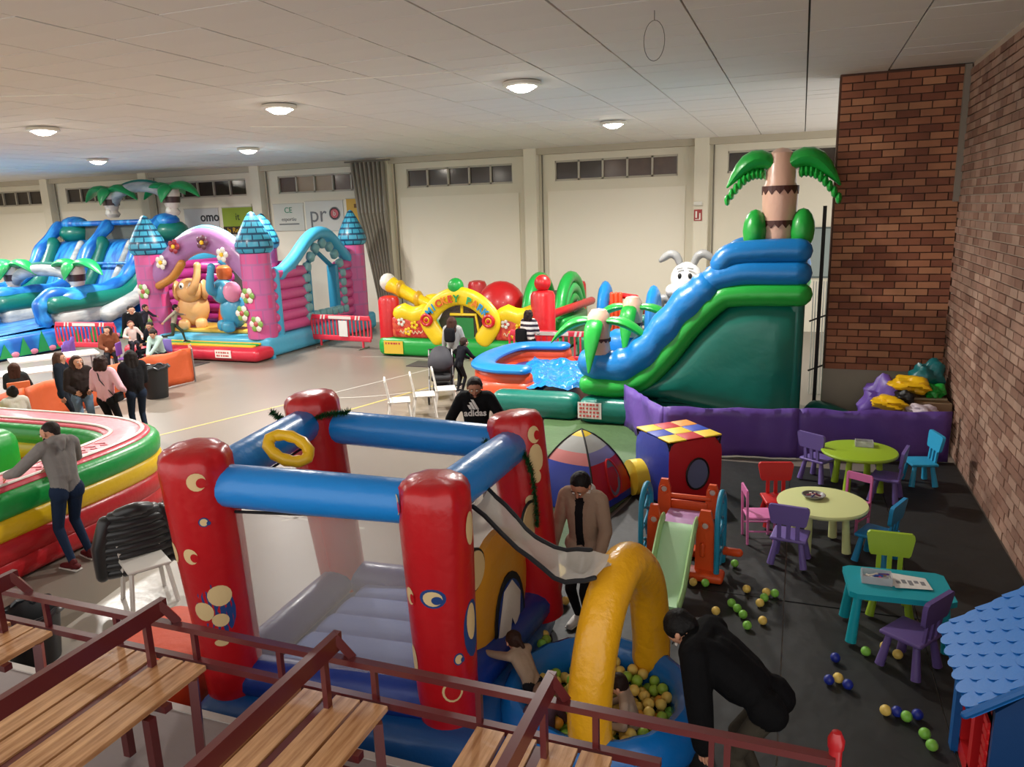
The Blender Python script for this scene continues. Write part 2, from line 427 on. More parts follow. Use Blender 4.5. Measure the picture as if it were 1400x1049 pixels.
# lamps
lh = mat('lamp_housing', '#d8d2c4', .4); le = mat('lamp_glass', '#ffffff', .3, emit=('#fff6e6', 30.0))
def lamp(x, y, i):
    pos = 'in the near row' if y < 15 else 'in the far row'
    t = thing('ceiling_lamp', '', 'lamp', (x, y, ZC-.02), group='round lit ceiling lamps')
    MB().lathe([(.30, .0), (.31, -.05), (.24, -.07), (.22, -.03)], n=24).build('lamp_rim', lh, t)
    MB().lathe([(.0, -.15), (.1, -.14), (.19, -.095), (.225, -.04), (.22, -.02)], n=20).build('lamp_glass', le, t)
    L = bpy.data.lights.new('lamp_light', 'AREA'); L.shape = 'DISK'; L.size = .42; L.energy = LAMP_W; L.color = (1, .955, .9); L.spread = math.radians(165)
    o = bpy.data.objects.new('lamp_light', L); COL.objects.link(o); o.parent = t; o.location = (0, 0, -.17)
    return t
lamplab = {(-20.45, 12.0): 'round ceiling lamp beyond the left edge of the view', (-14.75, 12.0): 'lit ceiling lamp at far left, large and near',
 (-8.87, 12.0): 'lit ceiling lamp over the hall, middle one of the nearer row', (-4.25, 12.0): 'brightest ceiling lamp, nearer row above the big slide',
 (-20.45, 18.35): 'small far ceiling lamp above the left palm slide', (-14.75, 18.35): 'small far ceiling lamp above the pink castle',
 (-8.87, 18.35): 'far ceiling lamp', (-4.25, 18.35): 'far ceiling lamp above the closed windows right of centre'}
for i, (x, y) in enumerate(LAMPS):
    if (x, y) == (-8.87, 18.35): continue
    t = lamp(x, y, i); t['label'] = lamplab.get((x, y), 'round ceiling lamp out of view on the left')
for k, (a, c) in enumerate([((-11.2, 8.1), (-9.4, 8.9)), ((-7.4, 9.35), (-3.75, 10.0)), ((-10.5, 13.2), (-9.0, 14.4)), ((-6.6, 15.4), (-4.1, 16.4))]):
    tag(MB().tube([(a[0], a[1], ZC-.17), (c[0], c[1], ZC-.16)], .008, n=6).build('ceiling_cable', mat('cable_white', '#e8e4da', .4)), ['thin white cable at upper left of the ceiling', 'long thin white cable between two bright ceiling lamps', 'thin white cable under far ceiling left of centre', 'thin white cable running to the far right lamp'][k], 'cable')
rp = [(-1.0+.09*math.cos(a), 7.9, ZC-.16+.16*math.sin(a)) for a in [i*PI/12 for i in range(24)]]
hw = thing('hanging_wire', 'thin looped wire hanging from the ceiling at top right', 'wire', (-1.55, 8.6, ZC))
MB().tube([(.11*math.cos(a), 0, -.3+.2*math.sin(a)) for a in [i*PI/12 for i in range(24)]], .004, n=5, closed=True).build('wire_loop', mat('wire_grey', '#6a6258', .5), hw)
MB().tube([(0, 0, 0), (0, 0, -.1)], .005, n=5).build('wire_drop', MATS['wire_grey'], hw)
# curtain
b = MB(); vs = []; fs = []; n = 60
for k in range(n+1):
    t = k/n
    for j, z in enumerate((5.75, 4, 2.2, .9, .03)):
        sp = [1.0, .85, .62, .5, .45][j]; cx = [-14.4, -14.32, -14.1, -13.98, -13.95][j]
        vs.append((cx+(t-.5)*1.25*sp, YB-.62-.13*sp*math.sin(t*PI*15+j*.5)+.12*t, z))
for k in range(n):
    for j in range(4): a = k*5+j; fs.append((a, a+1, a+6, a+5))
cu = thing('stage_curtain', 'tall grey brown curtain gathered against the back wall between two pillars', 'curtain', (0, 0, 0))
ob = b.add(vs, fs).build('curtain_cloth', mat('curtain_cloth', '#978f82', .9, bump=.3, bscale=12), cu, smooth=80)
sm = ob.modifiers.new('s', 'SOLIDIFY'); sm.thickness = .02
MB().tube([(-15.3, YB-.6, 5.78), (-13.5, YB-.6, 5.78)], .03, n=8).build('curtain_rail', MATS['pipe_dark'], cu)
# banners
tg = mat('banner_text_grey', '#6d6f70', .6)
def banner(x0, x1, z0, z1, col, label, name='wall_banner', y=YB-.07):
    t = thing(name, label, 'banner', ((x0+x1)/2, y, (z0+z1)/2), group=None)
    w = x1-x0; h = z1-z0
    MB().box((0, 0, 0), (w, .02, h)).build('banner_sheet', mat('banner_'+col.strip('#'), col, .55), t, smooth=0)
    MB().box((0, .0, h/2), (w+.04, .03, .03)).box((0, .0, -h/2), (w+.04, .03, .03)).build('banner_edge', mat('banner_edge', '#bdb8aa', .5), t, smooth=0)
    return t
def btxt(t, s, size, m, x=0, z=0, sx=1, bold=0): return text(s, size, 'lettering', m, t, (x, -.018, z), (PI/2, 0, 0), .004, bold, sx)
t = banner(-18.95, -17.6, 3.45, 4.45, '#c9c8bd', 'white wall banner with small green CE and grey lettering above the castle roof')
btxt(t, 'CE', .3, mat('txt_green', '#3f8a6a', .6), 0, .25); btxt(t, 'esportiu', .2, tg, 0, -.08); MB().box((0, -.016, -.26), (.9, .006, .05)).build('print_line', tg, t, smooth=0)
t = banner(-17.5, -15.85, 3.4, 4.5, '#cac9c0', 'white wall banner reading pro with a red round logo')
btxt(t, 'pr', .85, tg, -.28, .05, bold=.0)
bb = MB().lathe([(.2, -.01), (.24, -.01), (.24, .01), (.2, .01), (.2, -.01)], n=24, R=Matrix.Rotation(PI/2, 3, 'X')).build('logo_ring', tg, t, loc=(.45, -.02, .08))
MB().lathe([(.0, -.01), (.17, -.01), (.17, .01), (0, .01)], n=20, R=Matrix.Rotation(PI/2, 3, 'X')).build('logo_disc', mat('logo_red', '#b5545a', .5), t, loc=(.45, -.02, .08))
btxt(t, 'b', .25, MATS['banner_cac9c0'], .45, .08).location.y = -.034
t = banner(-15.7, -14.75, 3.3, 4.55, '#c99f3c', 'yellow wall banner partly behind the curtain')
MB().box((.1, -.016, .35), (.5, .006, .14)).build('print_mark', mat('txt_brown', '#6b4a1e', .6), t, smooth=0)
t = banner(-21.4, -19.95, 3.35, 4.4, '#8aa02c', 'green wall banner with dark and yellow lettering above the castle')
btxt(t, 'it', .38, mat('txt_dark', '#2f3a22', .6), 0, .15)
MB().box((0, -.012, -.36), (1.45, .012, .3)).build('banner_band', mat('band_dark', '#3a2c18', .6), t, smooth=0)
btxt(t, 'la Reinath', .27, mat('txt_yellow', '#e2b52c', .6), 0, -.36).location.y = -.03
t = banner(-23.3, -21.6, 3.5, 4.4, '#c4c5c4', 'white wall banner ending in dark letters omo behind the tall palm')
btxt(t, 'omo', .5, mat('txt_black', '#23272c', .6), .42, .1, bold=.01)
# exit sign
t = thing('exit_sign', 'small red and white fire equipment sign on the back wall pillar', 'sign', (-3.0, YB-.36, 3.6))
MB().box((0, 0, 0), (.24, .02, .34)).build('sign_plate', mat('sign_red', '#9c2a22', .5), t, smooth=0)
MB().box((-.05, -.013, .02), (.05, .01, .2)).box((.06, -.013, -.03), (.04, .01, .18)).box((0, -.013, -.13), (.16, .01, .02)).build('sign_symbol', mat('sign_white', '#e8e2d6', .5), t, smooth=0)
tag(MB().rbox((-3.0, YB-.4, 3.95), (.26, .12, .12), .02, n=1).build('emergency_light', mat('lamp_box', '#d8d4c8', .5)), 'small white emergency light box above the red sign', 'lamp')
# mats
rm = mat('rubber_mat', '#1f201f', .6, bump=.5, bscale=2.2, var=.35, vscale=1.1, bdist=.05)
def sheet(name, poly, m, z0, z1, label=None):
    o = MB().prism(poly, lambda u, v, d: (u, v, d), z0, z1).build(name, m, smooth=0)
    return o
mt = thing('rubber_matting', 'black rubber matting under the tables, tents and ball pit', 'mat', (0, 0, 0))
xsx = [-2.35, -1.15, .02, 1.2, 2.3]
for i in range(4):
    for j, (ya, yb) in enumerate([(3.5, 7.3), (7.32, 11.55 if i < 3 else 12.3)]):
        xa, xb = xsx[i]+.006, xsx[i+1]-.006
        if i == 0 and j == 1: poly = [(-2.35, 7.32), (xb, 7.32), (xb, yb), (-1.9, yb), (-2.0, 9.4)]
        else: poly = [(xa, ya), (xb, ya), (xb, yb), (xa, yb)]
        MB().prism(poly, lambda u, v, d: (u, v, d), .004, .016+.003*((i+j) % 2)).build('mat_panel', rm, mt, smooth=0)
gt = tag(MB().prism([(-4.4, 13.2), (-2.9, 13.25), (-2.0, 11.6), (-2.03, 9.6), (-2.3, 8.0), (-2.7, 7.2), (-3.25, 8.9), (-3.8, 11.2)], lambda u, v, d: (u, v, d), .018, .03).build('green_tarpaulin', mat('tarp_green', '#3f5a32', .65, bump=.6, bscale=3, var=.25, vscale=2, bdist=.06), smooth=0), 'creased dark green ground sheet between palm slide and pop-up tents', 'tarpaulin')
# ================= BIG INFLATABLES =================
RED = pvc('pvc_red', '#b3141c'); BLUE = pvc('pvc_blue', '#0f78c0'); GREEN = pvc('pvc_green', '#1fa53c'); TEAL = pvc('pvc_teal', '#0b6a5c')
YEL = pvc('pvc_yellow', '#e8b818'); NAVY = pvc('pvc_navy', '#12408c'); ORNG = pvc('pvc_orange', '#d84820'); PINK = pvc('pvc_pink', '#cf4687')
CYAN = pvc('pvc_cyan', '#3f9fc4'); WHT = pvc('pvc_white', '#d9d4c8'); BEIGE = pvc('pvc_beige', '#d7ad93'); PALMTRUNK = pvc('pvc_trunk', '#e2b49c')
DBRN = mat('print_dark_brown', '#4a1f16', .5); BLK = mat('black_trim', '#121212', .5); MESH = mat('grey_mesh', '#4f5752', .6, alpha=.75)
def XZ(y, s=-1): return lambda u, v, d: (u, y+s*d, v)
def YZ(x, s=1): return lambda u, v, d: (x+s*d, u, v)
def leaf(par, base, ang, L, w, droop, m, name='palm_leaf', up=.25, n=7, thick=.5):
    """inflated palm leaf that arches outwards and droops"""
    bx, by, bz = base; pts = []; rr = []
    for i in range(n+1):
        t = i/n; pts.append((bx+math.cos(ang)*L*t, by+math.sin(ang)*L*t, bz+up*math.sin(min(1, t*1.5)*PI/2)*L-droop*t*t*L)); rr.append(w*max(.06, math.sin(PI*min(.98, t*.8+.2))**.7))
    return MB().tube(pts, rr, n=12, squash=(thick, 1)).build(name, m, par)
def jag(par, c, r, z, h, m=None, teeth=14, name='bark_band'):
    vs = []; fs = []; n = teeth*2
    for k in range(n): a = 2*PI*k/n; vs += [(c[0]+r*math.cos(a), c[1]+r*math.sin(a), z+h*.5), (c[0]+r*math.cos(a), c[1]+r*math.sin(a), z-(h*.9 if k % 2 else h*.1))]
    for k in range(n): a = 2*k; b_ = 2*((k+1) % n); fs.append((a, b_, b_+1, a+1))
    o = MB().add(vs, fs).build(name, m or DBRN, par, smooth=0); q = o.modifiers.new('s', 'SOLIDIFY'); q.thickness = .02; return o

# ---- tall palm water slide, right of centre ----
t = thing('inflatable_slide', 'tall green and blue inflatable slide crowned by a big palm tree beside the brick wall', 'inflatable slide')
SY = 13.2; SB = 15.5
side = [(-3.0, .45), (-2.2, .5), (-1.0, .3), (.05, .1), (.1, 1.2), (.1, 2.2), (-.5, 2.28), (-1.05, 2.22), (-1.55, 1.75), (-2.0, 1.2), (-2.4, .8)]
MB().pillow(side, XZ(SY+.12), 0, .22, back=.1).build('side_panel', pvc('pvc_dark_teal', '#0d7060', bump=.2, bscale=2.5, bdist=.08), t)
MB().rbox((-1.5, (SY+SB)/2+.1, .25), (3.2, SB-SY-.2, .5), .08, n=2).build('base', TEAL, t)
MB().prism([(-2.6, .4), (.0, .4), (.0, 3.0), (-1.1, 3.0), (-1.5, 2.5), (-2.0, 1.6), (-2.4, 1.0)], XZ(SB-.1), 0, 2.0).build('body', TEAL, t, smooth=0)
def dual(name, pts, r, m, ys, wob=0, n=6, squash=None, k=1):
    for y in ys:
        P = smoothpath([(x, y, z) for x, z in pts], n)
        rr = [r*(1+wob*math.sin(i*2*PI/(n)*k)) for i in range(len(P))]
        MB().tube(P, rr, n=16, squash=squash).build(name, m, t)
dual('green_edge_tube', [(-3.52, .72), (-3.0, .70), (-2.55, .84), (-2.15, 1.25), (-1.7, 1.85), (-1.25, 2.3), (-1.0, 2.38), (-.5, 2.4), (.03, 2.4)], .2, GREEN, (SY+.05, SB))
dual('blue_lower_wall', [(-3.45, 1.12), (-3.0, 1.06), (-2.6, 1.25), (-2.2, 1.68), (-1.85, 2.12), (-1.5, 2.45)], .31, BLUE, (SY+.12, SB-.05), wob=.07)
dual('blue_middle_tube', [(-1.35, 2.62), (-.9, 2.74), (-.4, 2.74), (-.02, 2.74)], .23, BLUE, (SY+.1, SB-.05))
dual('blue_top_tube', [(-1.22, 2.9), (-1.05, 3.05), (-.5, 3.1), (.0, 3.1)], .2, BLUE, (SY+.1, SB-.05))
for yy in (SY+.15, SB-.1): MB().tube([(.0, yy, .4), (.0, yy, 3.0)], .12, n=12).build('rear_corner_tube', TEAL, t)
sl = MB(); P = smoothpath([(-3.7, 0, .62), (-3.0, 0, .66), (-2.4, 0, .9), (-1.9, 0, 1.6), (-1.3, 0, 2.35), (-1.0, 0, 2.45), (.1, 0, 2.45)], 5)
vs = []; fs = []
for i, p in enumerate(P): vs += [(p.x, SY+.3, p.z), (p.x, SB-.3, p.z)]
for i in range(len(P)-1): fs.append((2*i, 2*i+1, 2*i+3, 2*i+2))
sl.add(vs, fs).build('slide_bed', pvc('pvc_slide_blue', '#1b8ad0', rough=.2), t)
MB().rbox((-2.95, SY+.02, .26), (1.5, .5, .5), .2, n=3).build('front_base_tube', TEAL, t)
tag(MB().tube([(.42, 13.75, .28), (.6, 13.6, .26), (.9, 13.45, .22), (1.25, 13.35, .16)], [.24, .24, .2, .14], n=14).build('air_duct', TEAL), 'teal fabric air duct lying behind the purple fence beside the tall slide', 'air duct')
# tall palm
pc = (-.36, 13.9)
dz = (13.9-13.2)*.0
MB().lathe([(.25, 3.1), (.26, 3.4), (.27, 3.75), (.28, 3.8), (.29, 4.15), (.29, 4.22), (.25, 4.3), (.24, 4.6), (.2, 4.78), (.1, 4.85), (0, 4.87)], (pc[0], pc[1], -.1), n=20).build('palm_trunk', PALMTRUNK, t)
jag(t, pc, .3, 4.1, .1); jag(t, pc, .285, 3.54, .09)
for a, L in ((PI*1.02, .72), (-.02, .78), (PI*.6, .6)): 
    lf = leaf(t, (pc[0]+.13*math.cos(a), pc[1]+.13*math.sin(a), 4.5), a, L, .27, .75, GREEN, up=.3, thick=.62)
    fr = MB()
    for q in range(9):
        tt = .25+.75*q/8; x = pc[0]+math.cos(a)*(L*tt+.13); y = pc[1]+math.sin(a)*(L*tt+.13); z = 4.44+.3*L*math.sin(min(1, tt*1.5)*PI/2)-.75*tt*tt*L
        fr.sph((x, y-.05, z-.17), (.055, .12, .1), n=8)
    fr.build('leaf_fringe', GREEN, lf)
for sx in (-1, 1):
    MB().sph((pc[0]+sx*.38, pc[1]-.1, 3.42), (.2, .25, .36), n=16).build('green_pod', GREEN, t)
# small palms on the slide entry
for (x, y, k) in ((-3.35, SY+.08, 0), (-3.15, SB-.2, 1)):
    tr = MB().lathe([(.22, 1.3), (.2, 1.5), (.21, 1.9), (.2, 2.0), (.13, 2.1), (0, 2.12)], (x, y, 0), n=16).build('small_palm_trunk', PALMTRUNK, t)
    jag(tr, (x, y), .22, 1.56, .05, name='bark_band')
    for a, L, dr in ((PI, .75, .62), (0, .85, .55), (-PI/2-.15, .34, 2.6), (PI/2, .5, .8)):
        leaf(tr, (x+.15*math.cos(a), y+.12*math.sin(a), 1.9), a, L, .17, dr, GREEN, 'leaf', up=.05)
st = MB().box((-3.45, SY-.24, .29), (.44, .012, .3)).build('sticker', mat('sticker_white', '#ded8d0', .5), t, smooth=0)
printrows(st, (-3.45, SY-.25, .4), .38, 4, .07, mat('print_red', '#b8403c', .6))
# ---- splash pool of that slide ----
p = thing('splash_pool', 'low inflatable pool with orange and blue wall and crinkled blue sheet at slide foot', 'inflatable pool')
cr = pvc('crinkled_blue', '#1c86cc', rough=.18, bump=1.0, bscale=5, bdist=.12)
b = MB(); n = 26; vs = []; fs = []
for i in range(n+1):
    for j in range(n+1):
        x = lerp(-5.6, -3.62, i/n); y = lerp(13.75 if x < -4.9 else 13.45, 16.2, j/n); vs.append((x, y, .56+.035*math.sin(x*9+y*4)+random.uniform(-.035, .035)))
for i in range(n):
    for j in range(n): a = i*(n+1)+j; fs.append((a, a+1, a+n+2, a+n+1))
b.add(vs, fs).build('crinkled_sheet', cr, p, smooth=25)
MB().rbox((-4.6, SY+.12, .26), (1.75, .5, .52), .2, n=3).build('front_tube', TEAL, p)
ring = smoothpath([(-5.0, 13.75), (-5.55, 13.75), (-6.0, 14.1), (-6.2, 15.0), (-6.1, 16.0), (-5.75, 16.4), (-5.1, 16.5)], 5)if False else smoothpath([(-5.0, 13.75, 0), (-5.55, 13.75, 0), (-6.0, 14.1, 0), (-6.2, 15.0, 0), (-6.1, 16.0, 0), (-5.75, 16.4, 0), (-5.0, 16.5, 0)], 5)
MB().tube([(q.x, q.y, .34) for q in ring], .32, n=16, squash=(1.0, .8)).build('orange_wall', ORNG, p)
MB().tube([(q.x, q.y, .82) for q in ring], .17, n=14, squash=(.55, 1.5)).build('blue_rim', BLUE, p)
MB().tube([(q.x, q.y, .62) for q in ring], .2, n=14, squash=(1.1, .9)).build('orange_upper_wall', ORNG, p)
MB().rbox((-5.3, 15.0, .25), (1.4, 2.6, .5), .1, n=2).build('pool_base', NAVY, p)
# ---- purple fence sheet ----
pm = mat('purple_tarp', '#64479c', .42, bump=.5, bscale=2.5, bdist=.06)
def fence(name, pts, h, m, label, cat='fence cover', posts=True, wav=.03, top=None):
    t = thing(name, label, cat)
    for i in range(len(pts)-1):
        a = Vector((*pts[i], 0)); b_ = Vector((*pts[i+1], 0)); L = (b_-a).length; n = max(4, int(L/.12)); d = (b_-a)/n; nr = Vector((-d.y, d.x, 0)).normalized(); vs = []; fs = []
        for k in range(n+1):
            for j in range(6):
                z = .03+(h-.03)*j/5+ (0.015*math.sin(k*.9) if j == 5 else 0); w = wav*math.sin(k*.7+j*.9+i)*(1 if 0 < k < n else 0)+.012*math.sin(k*2.3)
                vs.append(a+d*k+nr*w+Vector((0, 0, z)))
        for k in range(n):
            for j in range(5): q = k*6+j; fs.append((q, q+6, q+7, q+1))
        o = MB().add(vs, fs).build('sheet', m, t, smooth=60); s_ = o.modifiers.new('s', 'SOLIDIFY'); s_.thickness = .02
    for q in pts if posts else []:
        MB().tube([(q[0], q[1]+.06, 0.01), (q[0], q[1]+.06, h-.03)], .02, n=8).build('fence_post', mat('post_metal', '#8d8d8d', .4, .6), t)
    return t
fence('purple_fence', [(-2.81, 13.02), (-1.89, 11.6), (.1, 11.95), (2.2, 12.28)], .8, pm, 'purple sheeting fence zigzagging in front of the tall palm slide')
# ---- octopus bouncer ----
t = thing('red_post_bouncer', 'open bouncy castle with four tall red posts and blue cross tubes in front', 'bouncy castle')
OC = [(-3.92, 4.1), (-2.2, 4.3), (-2.05, 5.9), (-4.0, 5.75)]   # base p1 p2 p3 p4
OT = [(-3.86, 3.90, 2.3), (-2.19, 4.23, 2.12), (-2.25, 5.93, 2.12), (-4.12, 5.63, 2.26)]
OR = .25
pf = []
def postpt(i, z):
    a = Vector((OC[i][0], OC[i][1], .35)); b_ = Vector(OT[i]); s_ = (z-.35)/(b_.z-.35); return a.lerp(b_, s_)
def postr(z): return OR*(.84+.16*min(1, max(0, (z-.35)/1.6)))
EYEC = mat('eye_cream', '#d8bd8a', .5); EYEB = mat('eye_blue', '#1b3d7a', .5)
def disc_on(par, i, ang, z, rx, rz_, m, off, name, n=16, poly=None):
    """flat print that hugs post i"""
    vs = []; 
    pts = poly or [(rx*math.cos(2*PI*k/n), rz_*math.sin(2*PI*k/n)) for k in range(n)]
    def P3(u, v):
        zz = z+v; c = postpt(i, zz); r = postr(zz)+off; a = ang+u/r; return (c.x+r*math.cos(a), c.y+r*math.sin(a), zz)
    K = 4
    for j in range(K, 0, -1):
        for (u, v) in pts: vs.append(P3(u*j/K, v*j/K))
    vs.append(P3(0, 0)); m_ = len(pts); fs = []
    for j in range(K-1):
        for k in range(m_): q = (k+1) % m_; fs.append((j*m_+k, j*m_+q, (j+1)*m_+q, (j+1)*m_+k))
    for k in range(m_): fs.append(((K-1)*m_+k, (K-1)*m_+(k+1) % m_, K*m_))
    return MB().add(vs, fs).build(name, m, par)
for i in range(4):
    b = MB(); zs = [.3, .5, .9, 1.3, 1.7, OT[i][2]-.12]; P = [postpt(i, z) for z in zs]; rr = [postr(z) for z in zs]
    top = postpt(i, OT[i][2]); 
    P += [postpt(i, OT[i][2]-.05), postpt(i, OT[i][2])]; rr += [OR*1.0, OR*.93]
    n = 36; start = len(b.v)
    b.tube(P+[postpt(i, OT[i][2]+.03), postpt(i, OT[i][2]+.05), postpt(i, OT[i][2]+.055)], rr+[OR*.82, OR*.5, OR*.08], n=n, cap='flat')
    for k, v in enumerate(b.v):   # seam puckers near the top
        if v[2] > OT[i][2]-.16:
            c = postpt(i, v[2]); s_ = 1-.06*((k//2) % 2)*min(1, (v[2]-OT[i][2]+.16)/.1); b.v[k] = (c.x+(v[0]-c.x)*s_, c.y+(v[1]-c.y)*s_, v[2])
    pf.append(b.build('red_post', pvc('pvc_post_red', '#b5121b', rough=.3), t, smooth=50))
def face(i, px, py):   # angle on post i facing camera shifted
    c = postpt(i, 1.3); return math.atan2(-c.y, -c.x)
def eye(i, da, z, rx, rz_, kind):
    a = face(i, 0, 0)+da
    if kind == 'blue': disc_on(pf[i], i, a, z, rx*1.35, rz_*1.3, EYEB, .002, 'eye_outline')
    e = disc_on(pf[i], i, a, z, rx, rz_, EYEC, .004, 'sucker_print')
    if kind == 'hollow': disc_on(pf[i], i, a, z, rx*.78, rz_*.8, MATS['pvc_post_red'], .006, 'sucker_centre')
    if kind in ('ring', 'blue'): disc_on(pf[i], i, a+.12, z-.01, rx*.55, rz_*.55, MATS['pvc_post_red'] if kind == 'ring' else EYEB, .006, 'sucker_centre')
disc_on(pf[0], 0, face(0, 0, 0)-.2, 1.15, .14, .22, EYEB, .0015, 'blue_splash')
for e in [(0, -.05, 2.16, .062, .066, 'ring'), (0, -.05, 1.86, .026, .028, 'blue'), (0, -1.3, 1.6, .05, .08, 'plain'), (0, -.6, 1.6, .055, .062, 'ring'), (0, 0, 1.27, .085, .085, 'plain'), (0, -.55, 1.15, .072, .078, 'plain'), (0, -.1, 1.07, .06, .055, 'plain'), (0, -.2, .88, .05, .03, 'plain'),
          (1, -1.3, 2.02, .04, .075, 'ring'), (1, -1.05, 1.38, .045, .065, 'ring'), (1, -.25, 1.4, .068, .055, 'blue'), (1, -1.25, .86, .05, .12, 'plain'), (1, .4, .92, .028, .036, 'blue'), (1, .15, .68, .075, .085, 'hollow'), (1, 1.05, 1.84, .05, .12, 'plain'), (1, .95, 1.16, .05, .14, 'plain'),
          (2, .65, 2.02, .062, .075, 'ring'), (2, .65, 1.82, .075, .12, 'plain'), (2, .55, 1.66, .05, .06, 'plain'), (2, .25, 1.44, .055, .065, 'ring')]: eye(*e)
for i, da, z in ((1, 1.0, 1.1),):
    disc_on(pf[i], i, face(i, 0, 0)+da, z, .09, .22, EYEB, .002, 'blue_splash')
for i, j, z, z_e in ((0, 1, 2.07, 1.98), (1, 2, 1.98, 1.9), (2, 3, 1.88, 2.0), (3, 0, 2.05, 2.05)):
    a = postpt(i, z); b_ = postpt(j, z_e); d = (b_-a).normalized()
    MB().tube([a+d*(.08+.5*0), a+d*.22, (a+b_)/2, b_-d*.22, b_-d*.08], [.11, .15, .155, .15, .11], n=18).build('cross_tube', pvc('pvc_tube_blue', '#1480cf', rough=.33), t)
cx = sum(p[0] for p in OC)/4; cy = sum(p[1] for p in OC)/4; ra = math.radians(5)
DB = pvc('pvc_deep_blue', '#0f4a86')
MB().rbox((cx, cy, .19), (2.35, 2.3, .36), .16, n=3, rz=ra).build('base', DB, t)
for (a, b_) in ((0, 1), (1, 2), (2, 3), (3, 0)):
    p0 = Vector((*OC[a], .45)); p1 = Vector((*OC[b_], .45)); MB().tube([p0, p1], .16, n=14).build('base_rim', pvc('pvc_rim_navy', '#0c2f80'), t)
bedm = pvc('bounce_bed', '#6480bd', rough=.6, coat=0, spec=.2)
for k in range(5):
    MB().rbox((cx, cy-.62+.31*k, .40), (1.35, .32, .14), .06, n=3, rz=ra, bulge=.03).build('bed_cell', bedm, t)
nm = mat('clear_netting', '#cfc6bc', .5, alpha=.34); nb = mat('net_binding', '#0d0f14', .6)
def net(i, j, name='side_net', m=nm, z0=.55, z1=1.86):
    a0, b0 = postpt(i, z0), postpt(j, z0); a1, b1 = postpt(i, z1), postpt(j, z1); d = (b0-a0).normalized()*.19
    vs = [a0+d, b0-d, b1-d, a1+d]; o = MB().add(vs, [(0, 1, 2, 3)]).build(name, m, t, smooth=0)
    MB().tube([vs[3], vs[2]], .012, n=6).build('net_binding', nb, t); MB().tube([vs[0], vs[3]], .012, n=6).build('net_binding', nb, t); MB().tube([vs[1], vs[2]], .012, n=6).build('net_binding', nb, t)
net(0, 1); net(3, 0); net(2, 3)
# right side: soft entrance wall with a printed oval opening
a0 = postpt(1, .4); b0 = postpt(2, .4); d = (b0-a0); L = d.length; d.normalize(); nr = Vector((d.y, -d.x, 0))
def SW(u, v, w): q = a0+d*u+nr*w; return (q.x, q.y, v)
OG = pvc('pvc_octo_yellow', '#c98a24')
def oval(cu, cv, ru, rv, n=24, lo=-9): return [(cu+ru*math.cos(2*PI*k/n), max(lo, cv+rv*math.sin(2*PI*k/n))) for k in range(n)]
fa = MB().pillow(oval(.86, .85, .5, .55, lo=.45), SW, .0, .05, back=.06).build('yellow_entrance_panel', OG, t)
MB().prism(oval(.9, .62, .27, .42, lo=.3), SW, .055, .065).build('opening_binding', nb, t, smooth=0)
MB().prism(oval(.9, .60, .23, .38, lo=.3), SW, .065, .072).build('opening', pvc('opening_blue', '#0d2f78'), t, smooth=0)
MB().pillow([(.70, .35), (.66, .6), (.78, .93), (.93, .97), (1.08, .8), (1.06, .62), (.95, .52), (.92, .8), (.84, .7), (.78, .4)], SW, .074, .02).build('white_flap', mat('flap_cloth', '#c9c3ba', .8, bump=.3, bscale=9), t)
for cu in (.35, 1.35):
    MB().prism(oval(cu+.02, 1.3, .17, .17), SW, .03, .045).build('eye_rim', nb, t, smooth=0); MB().prism(oval(cu+.02, 1.3, .15, .15), SW, .045, .055).build('eye_white', EYEC, t, smooth=0)
# mesh banner sagging from the side tube to the arch
EA = smoothpath([(-2.074, 4.592, 1.833), (-1.72, 4.509, 1.611), (-1.428, 4.422, 1.473), (-1.211, 4.399, 1.486), (-1.062, 4.433, 1.62)], 3); EB = smoothpath([(-2.095, 4.918, 1.855), (-1.84, 4.812, 1.695), (-1.607, 4.755, 1.544), (-1.355, 4.739, 1.535), (-1.102, 4.729, 1.546)], 3); vs = []; fs = []
for k in range(13):
    for j in range(5):
        w = j/4; p_ = EA[k].lerp(EB[k], w); vs.append((p_.x, p_.y, p_.z-.05*math.sin(PI*w)+.012*math.sin(k*1.7+j)))
for k in range(12):
    for j in range(4): q = k*5+j; fs.append((q, q+1, q+6, q+5))
bn = thing('sagging_net', 'pale net strip with black edges sagging between bouncer post and yellow arch', 'net')
o = MB().add(vs, fs).build('net_cloth', mat('net_cloth', '#bdb6ab', .7, alpha=.75, bump=.3, bscale=20), bn)
for j in (0, 4): MB().tube([vs[k*5+j] for k in range(11)], .018, n=6).build('black_edge', nb, bn)
# garland
g = thing('green_garland', 'dark green tinsel garland along the back cross tube and down right post', 'garland')
random.seed(3)
for P in ([postpt(3, 2.16)+Vector((-.3, -.2, 0)), postpt(3, 2.1)+Vector((-.05, -.27, 0)), postpt(3, 2.12)+Vector((.25, -.15, .03)), postpt(3, 2.17)+Vector((.42, -.05, 0))], [postpt(2, 1.95)+Vector((-.32, -.1, 0)), postpt(2, 1.93)+Vector((-.1, -.28, 0)), postpt(2, 1.93)+Vector((.1, -.27, 0)), postpt(2, 1.78)+Vector((.18, -.25, 0)), postpt(2, 1.5)+Vector((.19, -.24, 0)), postpt(2, 1.25)+Vector((.17, -.22, 0))]):
    Q = smoothpath(P, 22); b = MB()
    for q in Q:
        for k in range(16):
            v = Vector((random.gauss(0, 1), random.gauss(0, 1), random.gauss(0, 1))).normalized()*.05; s_ = v.cross(Vector((.3, .5, 1))).normalized()*.006
            b.add([q-s_, q+s_, q+v], [(0, 1, 2)])
    b.build('tinsel', mat('tinsel_green', '#0c4a20', .5), g, smooth=0)
random.seed(11)
yr = thing('yellow_ring', 'wrinkled yellow inflatable ring hanging on the front cross tube', 'ring toy', tuple(D_ for D_ in (-3.5, 4.46, 2.19)), .3)
